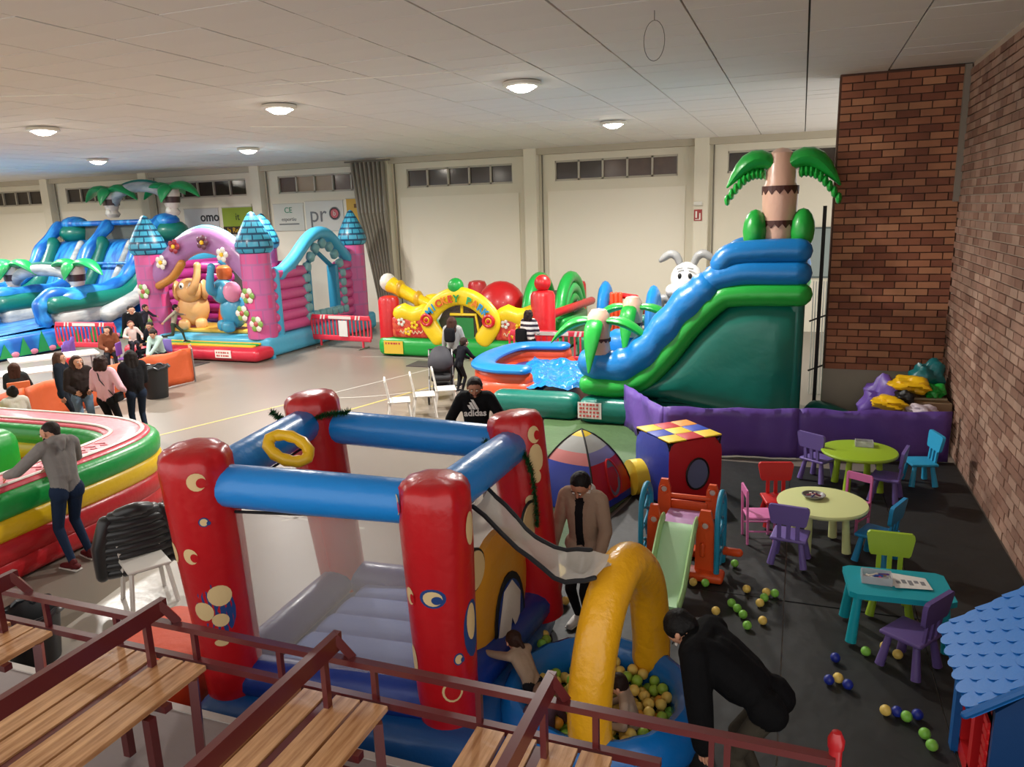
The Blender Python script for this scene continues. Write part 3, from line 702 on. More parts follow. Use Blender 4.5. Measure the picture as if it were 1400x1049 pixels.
P = [(.15*math.cos(a), .07*math.sin(a), .07*math.sin(a)-.05*math.cos(a)) for a in [i*2*PI/20 for i in range(20)]]
MB().tube(P, [.04*(1+.2*(i % 2)) for i in range(20)], n=12, closed=True).build('ring_body', YEL, yr)
o = thing('orange_play_mat', 'orange inflatable block beside the left red post base', 'inflatable block', (-4.75, 4.35, 0), .1)
MB().rbox((0, 0, .27), (.8, .95, .5), .14, n=3).build('block_body', pvc('pvc_block_orange', '#d24a20', rough=.6, coat=0), o); MB().rbox((.25, -.62, .12), (.9, .3, .22), .08, n=2).build('front_flap', pvc('pvc_red_orange', '#c8341e'), o)
# ---- ball pit ----
bp = thing('ball_pit', 'small blue inflatable ball pit ring with a tall yellow arch over it', 'ball pit')
PC = (-1.22, 4.8)
ringp = [(PC[0]+.63*math.cos(a), PC[1]+.63*math.sin(a), .26) for a in [2*PI*i/40 for i in range(40)]]
MB().tube(ringp, [.135*(1-.05*(i % 2)) for i in range(40)], n=16, closed=True, squash=(1.6, .85)).build('ring_wall', pvc('pvc_ring_blue', '#0f66b0', rough=.25), bp)
MB().lathe([(.0, .02), (.6, .02), (.62, .06), (0, .06)], (PC[0], PC[1], 0), n=24).build('pit_floor', NAVY, bp)
arch = [(-1.13, 4.28, .1), (-1.15, 4.25, .6), (-1.13, 4.32, 1.0), (-1.1, 4.55, 1.3), (-1.05, 4.85, 1.41), (-1.0, 5.12, 1.26), (-.97, 5.3, 1.0), (-.95, 5.38, .6), (-.95, 5.38, .38)]
MB().tube(smoothpath(arch, 6), .147, n=20, squash=(1, 1.05)).build('yellow_arch', pvc('pvc_arch_yellow', '#e6a81a', rough=.28, bump=.4, bscale=14), bp)
# ---- multi-coloured round arena, left ----
t = thing('striped_arena', 'inflatable arena wall striped red yellow and green with pink top at left', 'inflatable arena')
pathb = smoothpath([(-8.3, 2.6, 0), (-8.33, 4.5, 0), (-8.38, 5.8, 0), (-8.42, 6.9, 0), (-8.62, 7.55, 0), (-9.2, 7.85, 0), (-10.2, 7.9, 0), (-11.6, 7.85, 0), (-13.5, 7.8, 0)], 5)
def wall(name, zc, hz, th, m, du=0):
    MB().tube([(q.x, q.y, zc) for q in pathb], 1, n=24, squash=(hz, th), cap='flat', up=(0, 0, 1), se=.55).build(name, m, t)
wall('red_tube', .16, .17, .40, pvc('pvc_arena_red', '#c01c24')); wall('red_upper_tube', .38, .18, .41, MATS['pvc_arena_red']); wall('yellow_tube', .63, .17, .41, pvc('pvc_arena_yellow', '#e8be14')); wall('green_tube', .87, .17, .41, pvc('pvc_arena_green', '#169c44'))
wall('pink_rim', 1.0, .07, .30, pvc('pvc_pink_rim', '#d84a5c'))
for s_ in (-1, 1):
    P = []
    for i, q in enumerate(pathb):
        a = pathb[max(i-1, 0)]; c = pathb[min(i+1, len(pathb)-1)]; tt = (c-a).normalized(); nn = Vector((-tt.y, tt.x, 0)); P.append((q.x+nn.x*.2*s_, q.y+nn.y*.2*s_, 1.072))
    MB().tube(P, .03, n=8, squash=(.5, 1), up=(0, 0, 1)).build('white_rim_piping', WHT, t)
for i, (ch, yy) in enumerate(zip('ARENA', (5.9, 6.15, 6.4, 6.65, 6.9))): pass
for i, ch in enumerate('vivaldi'):
    MB().tube([(-8.45-.012*i, 6.0+.16*i, 1.072), (-8.33-.012*i, 6.06+.16*i, 1.078), (-8.25-.012*i, 6.0+.16*i, 1.072), (-8.3-.012*i, 5.96+.16*i, 1.075)], .014, n=6, squash=(.5, 1)).build('rim_mark', mat('rim_letter_pink', '#e78f98', .5), t)
MB().rbox((-11.2, 5.4, .2), (5.2, 4.4, .4), .1, n=3).build('arena_floor', YEL, t)
MB().rbox((-10.35, 6.45, .75), (1.3, .8, 1.0), .22, n=3, rz=.1).build('green_pillar_block', GREEN, t)
MB().rbox((-10.0, 5.6, .55), (2.1, .5, .28), .1, n=3, rz=.25).build('blue_inner_block', pvc('pvc_inner_blue', '#3c6fae'), t)
MB().rbox((-9.85, 5.5, .74), (2.2, .62, .1), .05, n=3, rz=.25).build('white_inner_edge', WHT, t)
# ---- castle bouncer ----
t = thing('castle_bouncer', 'pink and light blue inflatable castle with four blue scale-roofed turrets', 'bouncy castle')
brk = pattern('castle_brick', '#c8457f', '#b75a92', 'brick', 1, mortar='#a55c90', msize=.03, ratio=(.5, .42))
scl = pattern('scale_roof', '#3f9cb8', '#3590ae', 'brick', 1, mortar='#0e3e5c', msize=.035, ratio=(.5, .2))
CX0, CX1, CY0, CY1 = -18.35, -14.45, 17.8, 22.9
def turret(x, y, r=.42, z0=.55, z1=3.0, ap=4.12):
    q = MB().lathe([(r, z0), (r*1.02, z0+.8), (r, z1)], (x, y, 0), n=20, uvs=4).build('tower', brk, t)
    MB().lathe([(r*1.02, z1-.04), (r*1.22, z1+.05), (r*1.27, z1+.2), (r*1.1, z1+.42), (r*.62, z1+.8), (r*.22, ap-.05), (0, ap)], (x, y, 0), n=20, uvs=5).build('tower_roof', scl, t)
turret(CX1, CY0); turret(CX0, CY0); turret(CX1+.25, CY1-.4, .38); turret(CX0+.2, CY1, .38); turret(-15.35, 19.3, .4, 2.2, 3.05, 4.05)
MB().rbox(((CX0+CX1)/2, (CY0+CY1)/2+.1, .3), (CX1-CX0+.9, CY1-CY0+.9, .6), .15, n=4).build('base', pvc('castle_base', '#4aa5c6'), t)
MB().rbox(((CX0+CX1)/2+.1, 17.12, .2), (CX1-CX0+1.0, .85, .36), .16, n=4).build('front_step', pvc('castle_step', '#c12439'), t)
for k, (m, yy, zz) in enumerate(((YEL, 17.15, .39), (GREEN, 17.3, .405), (YEL, 17.45, .42), (CYAN, 17.6, .52))):
    MB().rbox(((CX0+CX1)/2+.0, yy, zz), (CX1-CX0+.35, .17, .07), .03, n=2).build('step_stripe', m, t)
q = MB().box((-15.0, 16.69, .24), (.55, .012, .22)).build('sticker', MATS['sticker_white'], t, smooth=0)
printrows(q, (-15.0, 16.68, .28), .46, 2, .09, MATS['print_red'])
# right side wall: horizontal pink tubes with window opening
wp = pvc('castle_wall_pink', '#bd4d84')
for k in range(6):
    z = .78+.31*k
    segs = [(CY0+.3, CY1-.5)] if k < 1 else ([(CY0+.3, 19.6), (21.5, CY1-.5)] if k < 6 else [])
    for (ya, yb) in segs: MB().tube([(CX1+.22, ya, z), (CX1+.22, yb, z)], .17, n=12).build('wall_tube', wp, t)
MB().tube([(CX1+.28, CY0+.42, .6), (CX1+.28, CY0+.42, 2.35)], .13, n=12).build('wall_edge_tube', CYAN, t)
gab = smoothpath([(CX1+.2, 18.5, 2.3), (CX1+.2, 19.2, 2.65), (CX1+.2, 20.0, 3.22), (CX1+.2, 20.6, 3.42), (CX1+.2, 21.2, 3.3), (CX1+.2, 21.9, 2.75), (CX1+.2, 22.5, 2.3)], 5)
MB().tube(gab, .2, n=14).build('gable_tube', CYAN, t)
MB().tube([(CX1+.2, 18.3, 2.36), (CX1+.2, 19.1, 2.4)], .17, n=12).build('wall_top_tube', CYAN, t); MB().tube([(CX1+.2, 21.9, 2.3), (CX1+.2, 22.5, 2.3)], .17, n=12).build('wall_top_tube', CYAN, t)
stn = pvc('castle_stone', '#6b9aa0')
stones = [(19.62, z) for z in (1.2, 1.5, 1.8, 2.1)]+[(21.6, z) for z in (1.2, 1.5, 1.8, 2.1)]+[(19.72, 2.42), (19.95, 2.72), (20.22, 2.97), (20.6, 3.1), (20.98, 2.97), (21.25, 2.72), (21.5, 2.42)]+[(19.65+.33*k, .92) for k in range(7)]
for (y, z) in stones:
    ang = math.atan2(z-1.9, y-20.6) if z > 2.3 else 0
    MB().rbox((CX1+.33, y, z), (.22, .29, .28), .09, n=1, R=Matrix.Rotation(ang*.5 if z > 2.3 else 0, 3, 'X')).build('stone_puff', stn, t)
for y in (19.85, 21.35): MB().rbox((CX1+.15, y, 1.65), (.4, .16, 1.5), .07, n=2).build('window_reveal', pvc('castle_reveal', '#2c7d9c'), t)
MB().tube([(CX1+.1, 19.85, 2.35), (CX1+.1, 20.6, 2.85), (CX1+.1, 21.35, 2.35)], .08, n=10).build('window_reveal', MATS['castle_reveal'], t)
# inner left wall seen through the window, back wall
for k in range(7): MB().tube([(CX0, CY0+.3, .8+.3*k), (CX0, CY1-.3, .8+.3*k)], .17, n=10).build('wall_tube', pvc('castle_wall_magenta', '#b03a86'), t)
MB().tube([(CX0, CY0+.3, 2.75), (CX0, CY1-.3, 2.75)], .14, n=10).build('wall_top_tube', CYAN, t)
YI = 19.6
for k in range(6):
    for (xa, xb) in ((CX0+.4, -16.95), (-15.85, CX1-.1)): MB().tube([(xa, YI, .85+.32*k), (xb, YI, .85+.32*k)], .18, n=12, uvl=1).build('inner_wall_tube', MATS['castle_wall_magenta'], t)
for k in range(8):
    a = PI*k/7; MB().rbox((-16.4+.72*math.cos(a), YI-.1, 2.35+.72*math.sin(a)), (.34, .26, .34), .1, n=1, R=Matrix.Rotation(-a, 3, 'Y')).build('stone_puff', CYAN, t)
for k in range(5): 
    for sx in (-1, 1): MB().rbox((-16.4+.72*sx, YI-.1, .95+.3*k), (.34, .26, .28), .1, n=1).build('stone_puff', CYAN, t)
for k in range(3): MB().rbox((-16.75+.35*k, YI-.1, .92), (.34, .26, .28), .1, n=1).build('stone_puff', CYAN, t)
ovl = [(-16.4+.5*math.cos(a), YI-.12, max(1.15, 2.2+.85*math.sin(a))) for a in [2*PI*i/28 for i in range(28)]]
MB().tube(ovl, .05, n=8, closed=True).build('oval_piping', pvc('piping_purple', '#5a2f80'), t)
MB().prism([(p_[0], p_[2]) for p_ in ovl], XZ(YI), 0, .02).build('oval_mesh', MESH, t, smooth=0)
# front arch
lil = pvc('castle_lilac', '#9a6a9c')
af = smoothpath([(-18.1, 17.75, 2.3), (-17.45, 17.7, 2.75), (-16.9, 17.7, 3.15), (-16.2, 17.7, 3.35), (-15.5, 17.7, 3.2), (-14.95, 17.75, 2.75), (-14.6, 17.8, 2.35)], 5)
MB().tube(af, .36, n=16, squash=(1, .6)).build('front_arch', lil, t)
ab = [(q.x, q.y+.12, q.z+.3) for q in af]
MB().tube(ab, .14, n=12).build('front_arch_tube', pvc('castle_pale_blue', '#78b4d4'), t)
MB().tube(smoothpath([(-17.9, 17.6, 2.05), (-17.3, 17.55, 2.3), (-16.9, 17.55, 2.7)], 5), .12, n=10).build('gold_underside', pvc('castle_gold', '#b5782c'), t)
for (x, z, c) in ((-17.5, 2.75, WHT), (-16.95, 3.2, pvc('bow_red', '#8e1c2c')), (-15.9, 3.3, pvc('bow_brown', '#5a2a3a')), (-15.25, 2.95, WHT)):
    for k in range(5): MB().sph((x+.13*math.cos(2*PI*k/5), 17.38, z+.13*math.sin(2*PI*k/5)), (.09, .04, .09), n=8).build('flower_petal', c, t)
    MB().sph((x, 17.36, z), (.07, .05, .07), n=8).build('flower_centre', YEL, t)
for (x, z) in ((-18.3, 1.9), (-18.35, 1.0), (-14.5, 1.8), (-14.3, 1.0), (-14.75, 1.3)):
    for k in range(6): MB().sph((x+.14*math.cos(2*PI*k/6), 17.36, z+.14*math.sin(2*PI*k/6)), (.1, .03, .1), n=8).build('flower_petal', WHT if k % 2 else pvc('petal_green', '#7aa04a'), t)
    MB().sph((x, 17.34, z), (.08, .04, .08), n=8).build('flower_centre', pvc('petal_red', '#b0504a'), t)
MB().rbox((-16.4, 18.6, .66), (3.2, 1.3, .12), .05, n=2).build('bounce_floor', pvc('castle_floor', '#d0a840'), t)
for x in (-17.0, -15.6): MB().lathe([(.22, .6), (.2, 1.0), (.1, 1.35), (0, 1.5)], (x, 19.2, 0), n=10).build('flame_cone', pvc('flame', '#d9662a'), t)
for x in (-13.95, -14.3): MB().box((x, 17.5, .05), (.12, .12, .1)).build('tie_strap', CYAN, t, smooth=0)
# inflatable elephants
def elephant(x, y, m, rzz, label, hat):
    e = thing('inflatable_elephant', label, 'inflatable toy', (x, y, .68), rzz); e.scale = (1.12,)*3
    MB().sph((0, .1, .55), (.42, .36, .5), n=18).build('body', m, e); MB().sph((0, -.12, 1.05), (.34, .32, .34), n=16).build('head', m, e)
    tk = MB().tube(smoothpath([(.1, -.35, 1.05), (.22, -.5, 1.15), (.33, -.5, 1.45), (.36, -.45, 1.72)], 4), [.13, .13, .12, .12, .11, .11, .1, .1, .1, .09, .09, .09, .1], n=12).build('trunk', m, e)
    for sx in (-1, 1):
        MB().sph((.36*sx, 0, 1.05), (.1, .24, .28), n=12).build('ear', pvc('ear_pink', '#d58aa8') if hat else m, e); MB().rbox((.22*sx, -.15, .14), (.3, .34, .3), .12, n=2).build('foot', m, e)
        MB().sph((.12*sx, -.4, 1.2), (.07, .05, .09), n=10).build('eye', WHT, e); MB().sph((.12*sx, -.445, 1.19), (.03, .02, .04), n=8).build('pupil', BLK, e)
    if hat: MB().lathe([(.16, 0), (.2, .1), (.19, .3), (.12, .36), (0, .37)], (-.02, -.05, 1.36), n=14).build('hat', pvc('hat_orange', '#c8642c'), e)
elephant(-17.35, 18.25, pvc('pvc_tan', '#d2a268'), .5, 'tan inflatable elephant on the left of the castle entrance', False)
elephant(-15.75, 18.05, pvc('pvc_elephant_blue', '#3d93b4'), -.6, 'blue inflatable elephant with orange hat on the castle entrance', True)
# ---- blue double-lane palm slide, far left ----
t = thing('double_lane_slide', 'huge blue and green two-lane inflatable water slide with palm arches at far left', 'inflatable slide')
wat = pattern('water_streak', '#0d58a8', '#2f8fd0', 'streak', 2.2, ratio=(3, .6, .6)); rock = pattern('rock_print', '#8f9698', '#b9bcb8', 'streak', 1.6, ratio=(1, 1, 3)); LX, RX = -27.4, -22.25
MB().rbox(((LX+RX)/2, 17.6, .35), (RX-LX+.5, 9.6, .7), .2, n=6).build('base', wat, t)
for k in range(13):
    y = 13.6+.62*k; h = .5+.12*((k*7) % 3)
    MB().prism([(y-.2, .08), (y+.2, .08), (y, h)], YZ(RX+.26), 0, .02).build('tree_print', pvc('tree_green', '#1d8a4a'), t, smooth=0)
for k in range(12): MB().sph((RX+.26, 13.9+.62*k, .14), (.02, .14, .09), n=8).build('flower_print', pvc('flower_pink', '#c87a94'), t)
for x in (RX-.1, -24.75, LX+.1):
    lo = 17.5
    MB().rbox((x, lo+1.5, .95), (.5, 3.0, .55), .2, n=4).build('rock_wall', rock, t)
    MB().tube(smoothpath([(x, 17.5, 1.42), (x, 18.6, 1.42), (x, 20.1, 1.45), (x, 20.85, 1.75), (x, 21.35, 2.4), (x, 21.8, 3.2)], 5), .3, n=16).build('green_side_tube', TEAL, t)
    MB().tube(smoothpath([(x-.1, 17.25, .9), (x-.1, 17.15, 1.35), (x-.1, 17.55, 1.72), (x-.1, 18.8, 1.7), (x-.1, 20.0, 1.8), (x-.1, 20.8, 2.25), (x-.1, 21.4, 3.05), (x-.1, 22.3, 3.85)], 6), [.22*(1+.12*math.sin(i*1.1)) for i in range(43)], n=14).build('blue_wave_tube', wat, t)
MB().tube([(-23.5, 19.6, 1.0), (-23.5, 20.9, 1.7), (-23.5, 22.0, 3.2)], .13, n=10).build('lane_divider', rock, t); MB().tube([(-26.0, 19.6, 1.0), (-26.0, 20.9, 1.7), (-26.0, 22.0, 3.2)], .13, n=10).build('lane_divider', rock, t)
MB().tube([(RX+.12, 19.3, .9), (RX+.12, 20.6, 1.35), (RX+.12, 21.4, 2.1)], [.3, .28, .22], n=12).build('rock_side_tube', rock, t)
bed = smoothpath([(0, 15.2, .72), (0, 18.5, .85), (0, 20.1, .95), (0, 20.9, 1.5), (0, 21.8, 3.0), (0, 22.4, 3.3), (0, 23.4, 3.4)], 5); vs = []; fs = []
for q in bed: vs += [(LX, q.y, q.z), (RX, q.y, q.z)]
for i in range(len(bed)-1): fs.append((2*i, 2*i+1, 2*i+3, 2*i+2))
MB().add(vs, fs).build('slide_bed', wat, t)
MB().prism([(20.9, .4), (24.1, .4), (24.1, 3.3), (22.4, 3.2)], YZ(RX-.1, -1), 0, RX-LX-.2).build('tower_body', pvc('tower_blue', '#0f58a8'), t, smooth=0)
MB().prism([(-26.6, 2.5), (-22.9, 2.5), (-22.9, 3.85), (-26.3, 3.85)], XZ(22.6), 0, .03).build('mesh_screen', MESH, t, smooth=0)
MB().tube([(LX+.3, 22.4, 3.95), (RX-.3, 22.4, 3.95)], .1, n=10).build('screen_tube', wat, t); MB().tube([(LX+.3, 21.2, 2.5), (RX-.3, 21.2, 2.5)], .05, n=8).build('screen_tube', wat, t)
for x, z in ((LX+.4, 3.6), (RX-.1, 3.6)): MB().sph((x, 22.8, z), (.65, .75, .42), n=16).build('top_mound', TEAL, t); MB().sph((x, 22.7, z+.35), (.5, .5, .3), n=14).build('wave_cap', wat, t)
def palmarch(y, xa, xb, z0, h, sc=1):
    for x in (xa, xb):
        tr = MB().lathe([(.2*sc, 0), (.28*sc, .12), (.2*sc, .25), (.26*sc, .4), (.33*sc, .75), (.3*sc, .95)], (x, y, z0), n=14).build('palm_trunk', pvc('trunk_white', '#cfc4b8'), t)
        MB().lathe([(.3*sc, 0), (.33*sc, .22)], (x, y, z0+.46), n=14).build('bark_ring', pvc('bark_brown', '#3a221e'), tr)
        for k in range(3): MB().sph((x, y-.22*sc, z0+.18), (.13, .06, .14), n=8).build('snow_patch', WHT, tr) if k == 0 else None
        for a, L, dr in ((PI-.1, 1.35*sc, .42), (-.1, 1.35*sc, .42), (-PI/2, .4*sc, 1.4), (PI/2, .6*sc, .5)):
            leaf(tr, (x+.1*math.cos(a), y+.1*math.sin(a), z0+1.0), a, L, .3*sc, dr, pvc('palm_green', '#12914a'), 'palm_leaf', up=.16)
    A = smoothpath([(xa, y, z0+.4), (xa+.35*(xb-xa)*.5, y, z0+.4+h*.75), ((xa+xb)/2, y, z0+.4+h), (xb-.35*(xb-xa)*.5, y, z0+.4+h*.75), (xb, y, z0+.4)], 5)
    MB().tube(A, .2, n=12).build('grey_arch', rock, t); MB().tube([(q.x, q.y+.05, q.z+.22) for q in A], .06, n=8).build('arch_piping', TEAL, t)
palmarch(18.75, -25.6, -22.6, 1.62, .42, .9); palmarch(22.9, -25.15, -22.15, 4.15, .7, 1.0)
for x in (-22.6, -25.6):
    MB().sph((x, 18.3, 1.55), (.55, .8, .35), n=16).build('wave_mound', wat, t)
# ---- park-themed activity bouncer ----
t = thing('activity_bouncer', 'green-based inflatable play park with yellow arched entrance and red posts', 'bouncy castle')
PX0, PX1, PY = -10.95, -6.15, 18.55
rzp = math.radians(-2)
PG = pvc('park_green', '#149a3c'); PR = pvc('park_red', '#c0161c'); PYW = pvc('park_yellow', '#e6c414')
MB().rbox(((PX0+PX1)/2, PY+2.1, .27), (PX1-PX0+.3, 4.4, .54), .2, n=6).build('base', PG, t)
q = MB().box((PX0+.4, PY-.12, .27), (.6, .02, .36)).build('warning_print', mat('print_yellow', '#d8b63a', .5), t, smooth=0)
printrows(q, (PX0+.4, PY-.135, .38), .5, 1, .1, MATS['print_red'])
def rpost(x, y, z1, r=.27): return MB().lathe([(r, .45), (r, z1-.12), (r*.85, z1-.02), (r*.4, z1+.02), (0, z1+.02)], (x, y, 0), n=18).build('red_post', PR, t)
rpost(PX0+.1, PY+.3, 1.65, .3); rpost(PX1-.05, PY+.15, 1.85, .32); rpost(PX0+1.3, PY+3.9, 1.75, .3); rpost(-6.35, PY+4.0, 1.75, .27)
MB().tube([(PX1+.1, PY+.2, 1.2), (PX1+.35, PY+3.6, 1.2)], .12, n=10).build('red_side_tube', PR, t)
MB().rbox((PX1+.15, PY+2.2, .75), (.3, 2.4, .5), .1, n=2).build('green_side_wall', PG, t)
wv = [(PX0+.35+.35*i, 1.22+.05*(i % 2)) for i in range(13)]
# front walls left/right of the entrance
for (xa, xb, nm_) in ((PX0+.3, -9.45, 'l'), (-7.55, PX1-.2, 'r')):
    MB().rbox(((xa+xb)/2, PY+.12, .82), (xb-xa, .3, .62), .12, n=3).build('printed_front_wall', pattern('confetti', '#b3161e', '#cf5a3a', 'streak', 9, ratio=(1, 1, 1)), t)
    n_ = max(3, int((xb-xa)/.38))
    P = [(lerp(xa+.25, xb, i/(2*n_)), PY+.1, 1.2+.05*math.sin(i*PI/1.0*.5)) for i in range(2*n_+1)]
    MB().tube(P, [.2+.025*(i % 2) for i in range(len(P))], n=14, squash=(1.1, .9)).build('yellow_wave_tube', PYW, t)
    for k, (dx, dz_, c) in enumerate(((.35, .98, WHT), (.75, .9, PYW), (1.1, 1.0, WHT), (.55, .72, YEL))):
        if xa+dx < xb-.1: 
            for j in range(5): MB().sph((xa+dx+.08*math.cos(j*1.256), PY-.05, dz_+.08*math.sin(j*1.256)), (.05, .02, .05), n=8).build('flower_print', c, t)
    MB().tube([(lerp(xa+.3, xb-.2, i/30), PY-.045, .7+.05*math.sin(i*1.3)*(1 if i % 7 else .2)) for i in range(31)], .014, n=6).build('wall_script', mat('script_cream', '#e8c9a8', .5), t)
ac = (-8.5, 1.02); arcp = [(ac[0]+1.0*math.cos(a), PY-.05, .58+1.0*max(0, 1)*math.sin(a)*.95+.0) for a in [PI*k/16 for k in range(17)]]
MB().tube(smoothpath([(-9.15, PY-.05, .55), (-9.45, PY-.05, 1.0), (-9.3, PY-.05, 1.32), (-8.95, PY-.05, 1.6), (-8.5, PY-.05, 1.72), (-8.05, PY-.05, 1.6), (-7.7, PY-.05, 1.32), (-7.55, PY-.05, 1.0), (-7.85, PY-.05, .55)], 5), .17, n=18, squash=(1.45, .7)).build('entrance_arch', PYW, t)
MB().prism([(-9.1, .58), (-7.9, .58), (-7.75, 1.0), (-7.95, 1.35), (-8.5, 1.52), (-9.05, 1.35), (-9.25, 1.0)], XZ(PY+.2), 0, .02).build('entrance_mesh', mat('dark_mesh', '#3a2a22', .7, alpha=.8), t, smooth=0)
MB().tube([(-8.5, PY+.1, 1.55), (-8.5, PY+.1, 1.2)], .04, n=8).build('yellow_mullion', PYW, t); MB().tube([(-8.85, PY+.1, 1.2), (-8.1, PY+.1, 1.2), (-8.0, PY+.1, .6)], .04, n=8, cap='flat').build('yellow_door_frame', PYW, t)
MB().prism([(-8.75, .55), (-8.2, .55), (-8.2, 1.1), (-8.75, 1.1)], XZ(PY+.17), 0, .01).build('doorway', pvc('park_dark_green', '#1c7a3a'), t, smooth=0)
for x in (-9.42, -7.6):
    R9 = Matrix.Rotation(PI/2, 3, 'X')
    MB().tube([(x+.14*math.cos(a), PY-.22, 1.08+.14*math.sin(a)) for a in [2*PI*k/18 for k in range(18)]], .05, n=8, closed=True).build('round_knob', PR, t); MB().sph((x, PY-.2, 1.08), (.11, .05, .11), n=12).build('knob_ring', PYW, t); MB().sph((x, PY-.25, 1.08), (.06, .03, .06), n=10).build('knob_centre', PR, t)
cols = ['#1f8fc0', '#2aa060', '#c8401e', '#1f8fc0', '#d87a20', '#1c8a40', '#c8401e', '#1f8fc0', '#1c8a40', '#d87a20']
word = 'MICKEY PARK'
for i, ch in enumerate(word):
    if ch == ' ': continue
    a = math.radians(139-98*i/(len(word)-1)); c = cols[(i*3) % len(cols)]
    text(ch, .26, 'sign_letter', mat('letter_'+c.strip('#'), c, .5), t, (-8.5+1.08*math.cos(a), PY-.24, .60+1.06*math.sin(a)), (PI/2, (PI/2-a)*.8, 0), .01, .01)
# curved telescope, dome, rainbow-like green arches
tl = MB().tube(smoothpath([(-10.9, PY+.6, 1.95), (-10.5, PY+.6, 1.75), (-10.0, PY+.6, 1.5), (-9.65, PY+.6, 1.35)], 4), [.24, .22, .2, .2, .19, .19, .18, .18, .17, .16, .16, .14, .13], n=14).build('yellow_cannon', PYW, t)
MB().sph((-11.0, PY+.6, 2.02), (.24, .24, .26), n=14).build('cannon_tip', WHT, t)
for x, z in ((-10.6, 1.82), (-10.05, 1.52)): MB().sph((x, PY+.6, z), (.1, .27, .27), n=12).build('cannon_band', pvc('band_gold', '#c99a16'), t)
MB().rbox((-9.8, PY+1.0, 1.35), (.45, .5, .6), .15, n=2).build('yellow_block', PYW, t)
MB().sph((-8.45, PY+2.9, 1.0), (.78, .7, .85), n=24).build('red_dome', PR, t)
for dx in (-.02, 1.55):
    x = -6.9+dx*.55-.2; yy = PY+2.6+dx*.2
    for k in range(3 if dx > 1 else 1):
        r_ = .95-.2*k
        MB().tube([(x+.12*k*0, yy+r_*math.cos(a)*1.3, .55+1.5*r_*math.sin(a)) for a in [PI*j/14 for j in range(15)]], .17, n=12).build('green_arch', PG if k != 1 else pvc('park_green2', '#2fae54'), t)
MB().rbox((-6.75, PY+2.7, 1.45), (.75, 1.5, .15), .05, n=2).build('arch_mesh_roof', mat('mesh_brown', '#5a5044', .7, alpha=.85), t)
MB().prism([(PY+2.0, .58), (PY+3.6, .58), (PY+3.3, 1.05), (PY+2.85, 1.3), (PY+2.4, 1.05)], YZ(-6.05+.02), 0, .02).build('grey_village_print', pattern('village', '#8e98a2', '#5a4a42', 'streak', 6, ratio=(1, 1, 1)), t, smooth=0)
# cartoon-free ornaments on the arch ends: plain balls
for (x, y, z, m) in ((-8.6, PY+.0, 1.98, PG), (-6.2, PY+.15, 2.05, PR)):
    MB().sph((x, y, z), (.22, .2, .22), n=16).build('finial_ball', m, t)
# ---- obstacle course behind ----
t = thing('obstacle_course', 'low inflatable obstacle course with blue arches and orange rails behind the palm slide', 'inflatable')
for (x, y, k) in ((-5.0, 20.6, 0), (-3.45, 19.4, 1)):
    MB().tube([(x, y+.42*math.cos(a), .4+1.25*math.sin(a)) for a in [PI*j/12 for j in range(13)]], .16, n=12, squash=(1, 1.8)).build('blue_arch', BLUE, t)
MB().tube([(-4.85, 20.5, 1.25), (-3.5, 20.2, 1.2)], .15, n=12).build('red_rail', PR, t); MB().tube([(-4.6, 20.5, 1.55), (-4.1, 20.4, 1.5)], .08, n=10).build('red_rail', PR, t)
for k in range(3): MB().tube([(-4.75+.12*k, 20.3, .5), (-4.75+.12*k, 20.3, 1.6)], .06, n=10).build('orange_pillar', ORNG, t)
MB().tube([(-3.45, 19.3, .5), (-3.2, 19.2, .9), (-3.0, 19.2, .5)], .12, n=10).build('orange_hoop', ORNG, t)
MB().rbox((-4.0, 20.1, .3), (3.0, 1.6, .6), .15, n=3).build('base', pvc('obst_base', '#1d7a5a'), t)
for k in range(4): MB().sph((-4.3+.28*k, 19.6, 1.0+.08*(k % 2)), .14, n=10).build('knob', [BLUE, WHT, TEAL, GREEN][k], t)
# rabbit
t = thing('inflatable_rabbit', 'white and grey inflatable rabbit head with drooping ears above the obstacle course', 'inflatable toy', (-2.75, 20.3, 0))
GR = pvc('rabbit_grey', '#8c8c8a'); RW = pvc('rabbit_white', '#d8d8d4')
MB().sph((0, 0, 2.0), (.42, .38, .46), n=20).build('head', RW, t); MB().sph((0, -.28, 1.72), (.34, .22, .2), n=14).build('muzzle', RW, t); MB().sph((-.32, -.1, 1.72), (.22, .2, .18), n=12).build('cheek', RW, t)
MB().sph((.02, -.5, 1.78), (.06, .04, .04), n=8).build('nose', BLK, t); MB().sph((0, 0, 1.0), (.4, .35, .75), n=16).build('body', RW, t)
for sx in (-1, 1):
    MB().tube(smoothpath([(.17*sx, 0, 2.38), (.27*sx, 0, 2.6), (.45*sx, 0, 2.66), (.68*sx, 0, 2.5)], 4), [.08, .09, .1, .1, .11, .11, .11, .11, .11, .1, .1, .08, .06], n=10).build('ear', GR, t)
    MB().sph((.13*sx, -.35, 2.12), (.055, .03, .08), n=8).build('eye', BLK, t); MB().tube([(.07*sx, -.34, 2.32), (.2*sx, -.32, 2.3)], .02, n=6).build('eyebrow', GR, t)
    MB().tube(smoothpath([(.3*sx, 0, 1.4), (.62*sx, -.05, 1.5), (.72*sx, -.05, 1.2)], 4), .13, n=10).build('arm', GR, t)
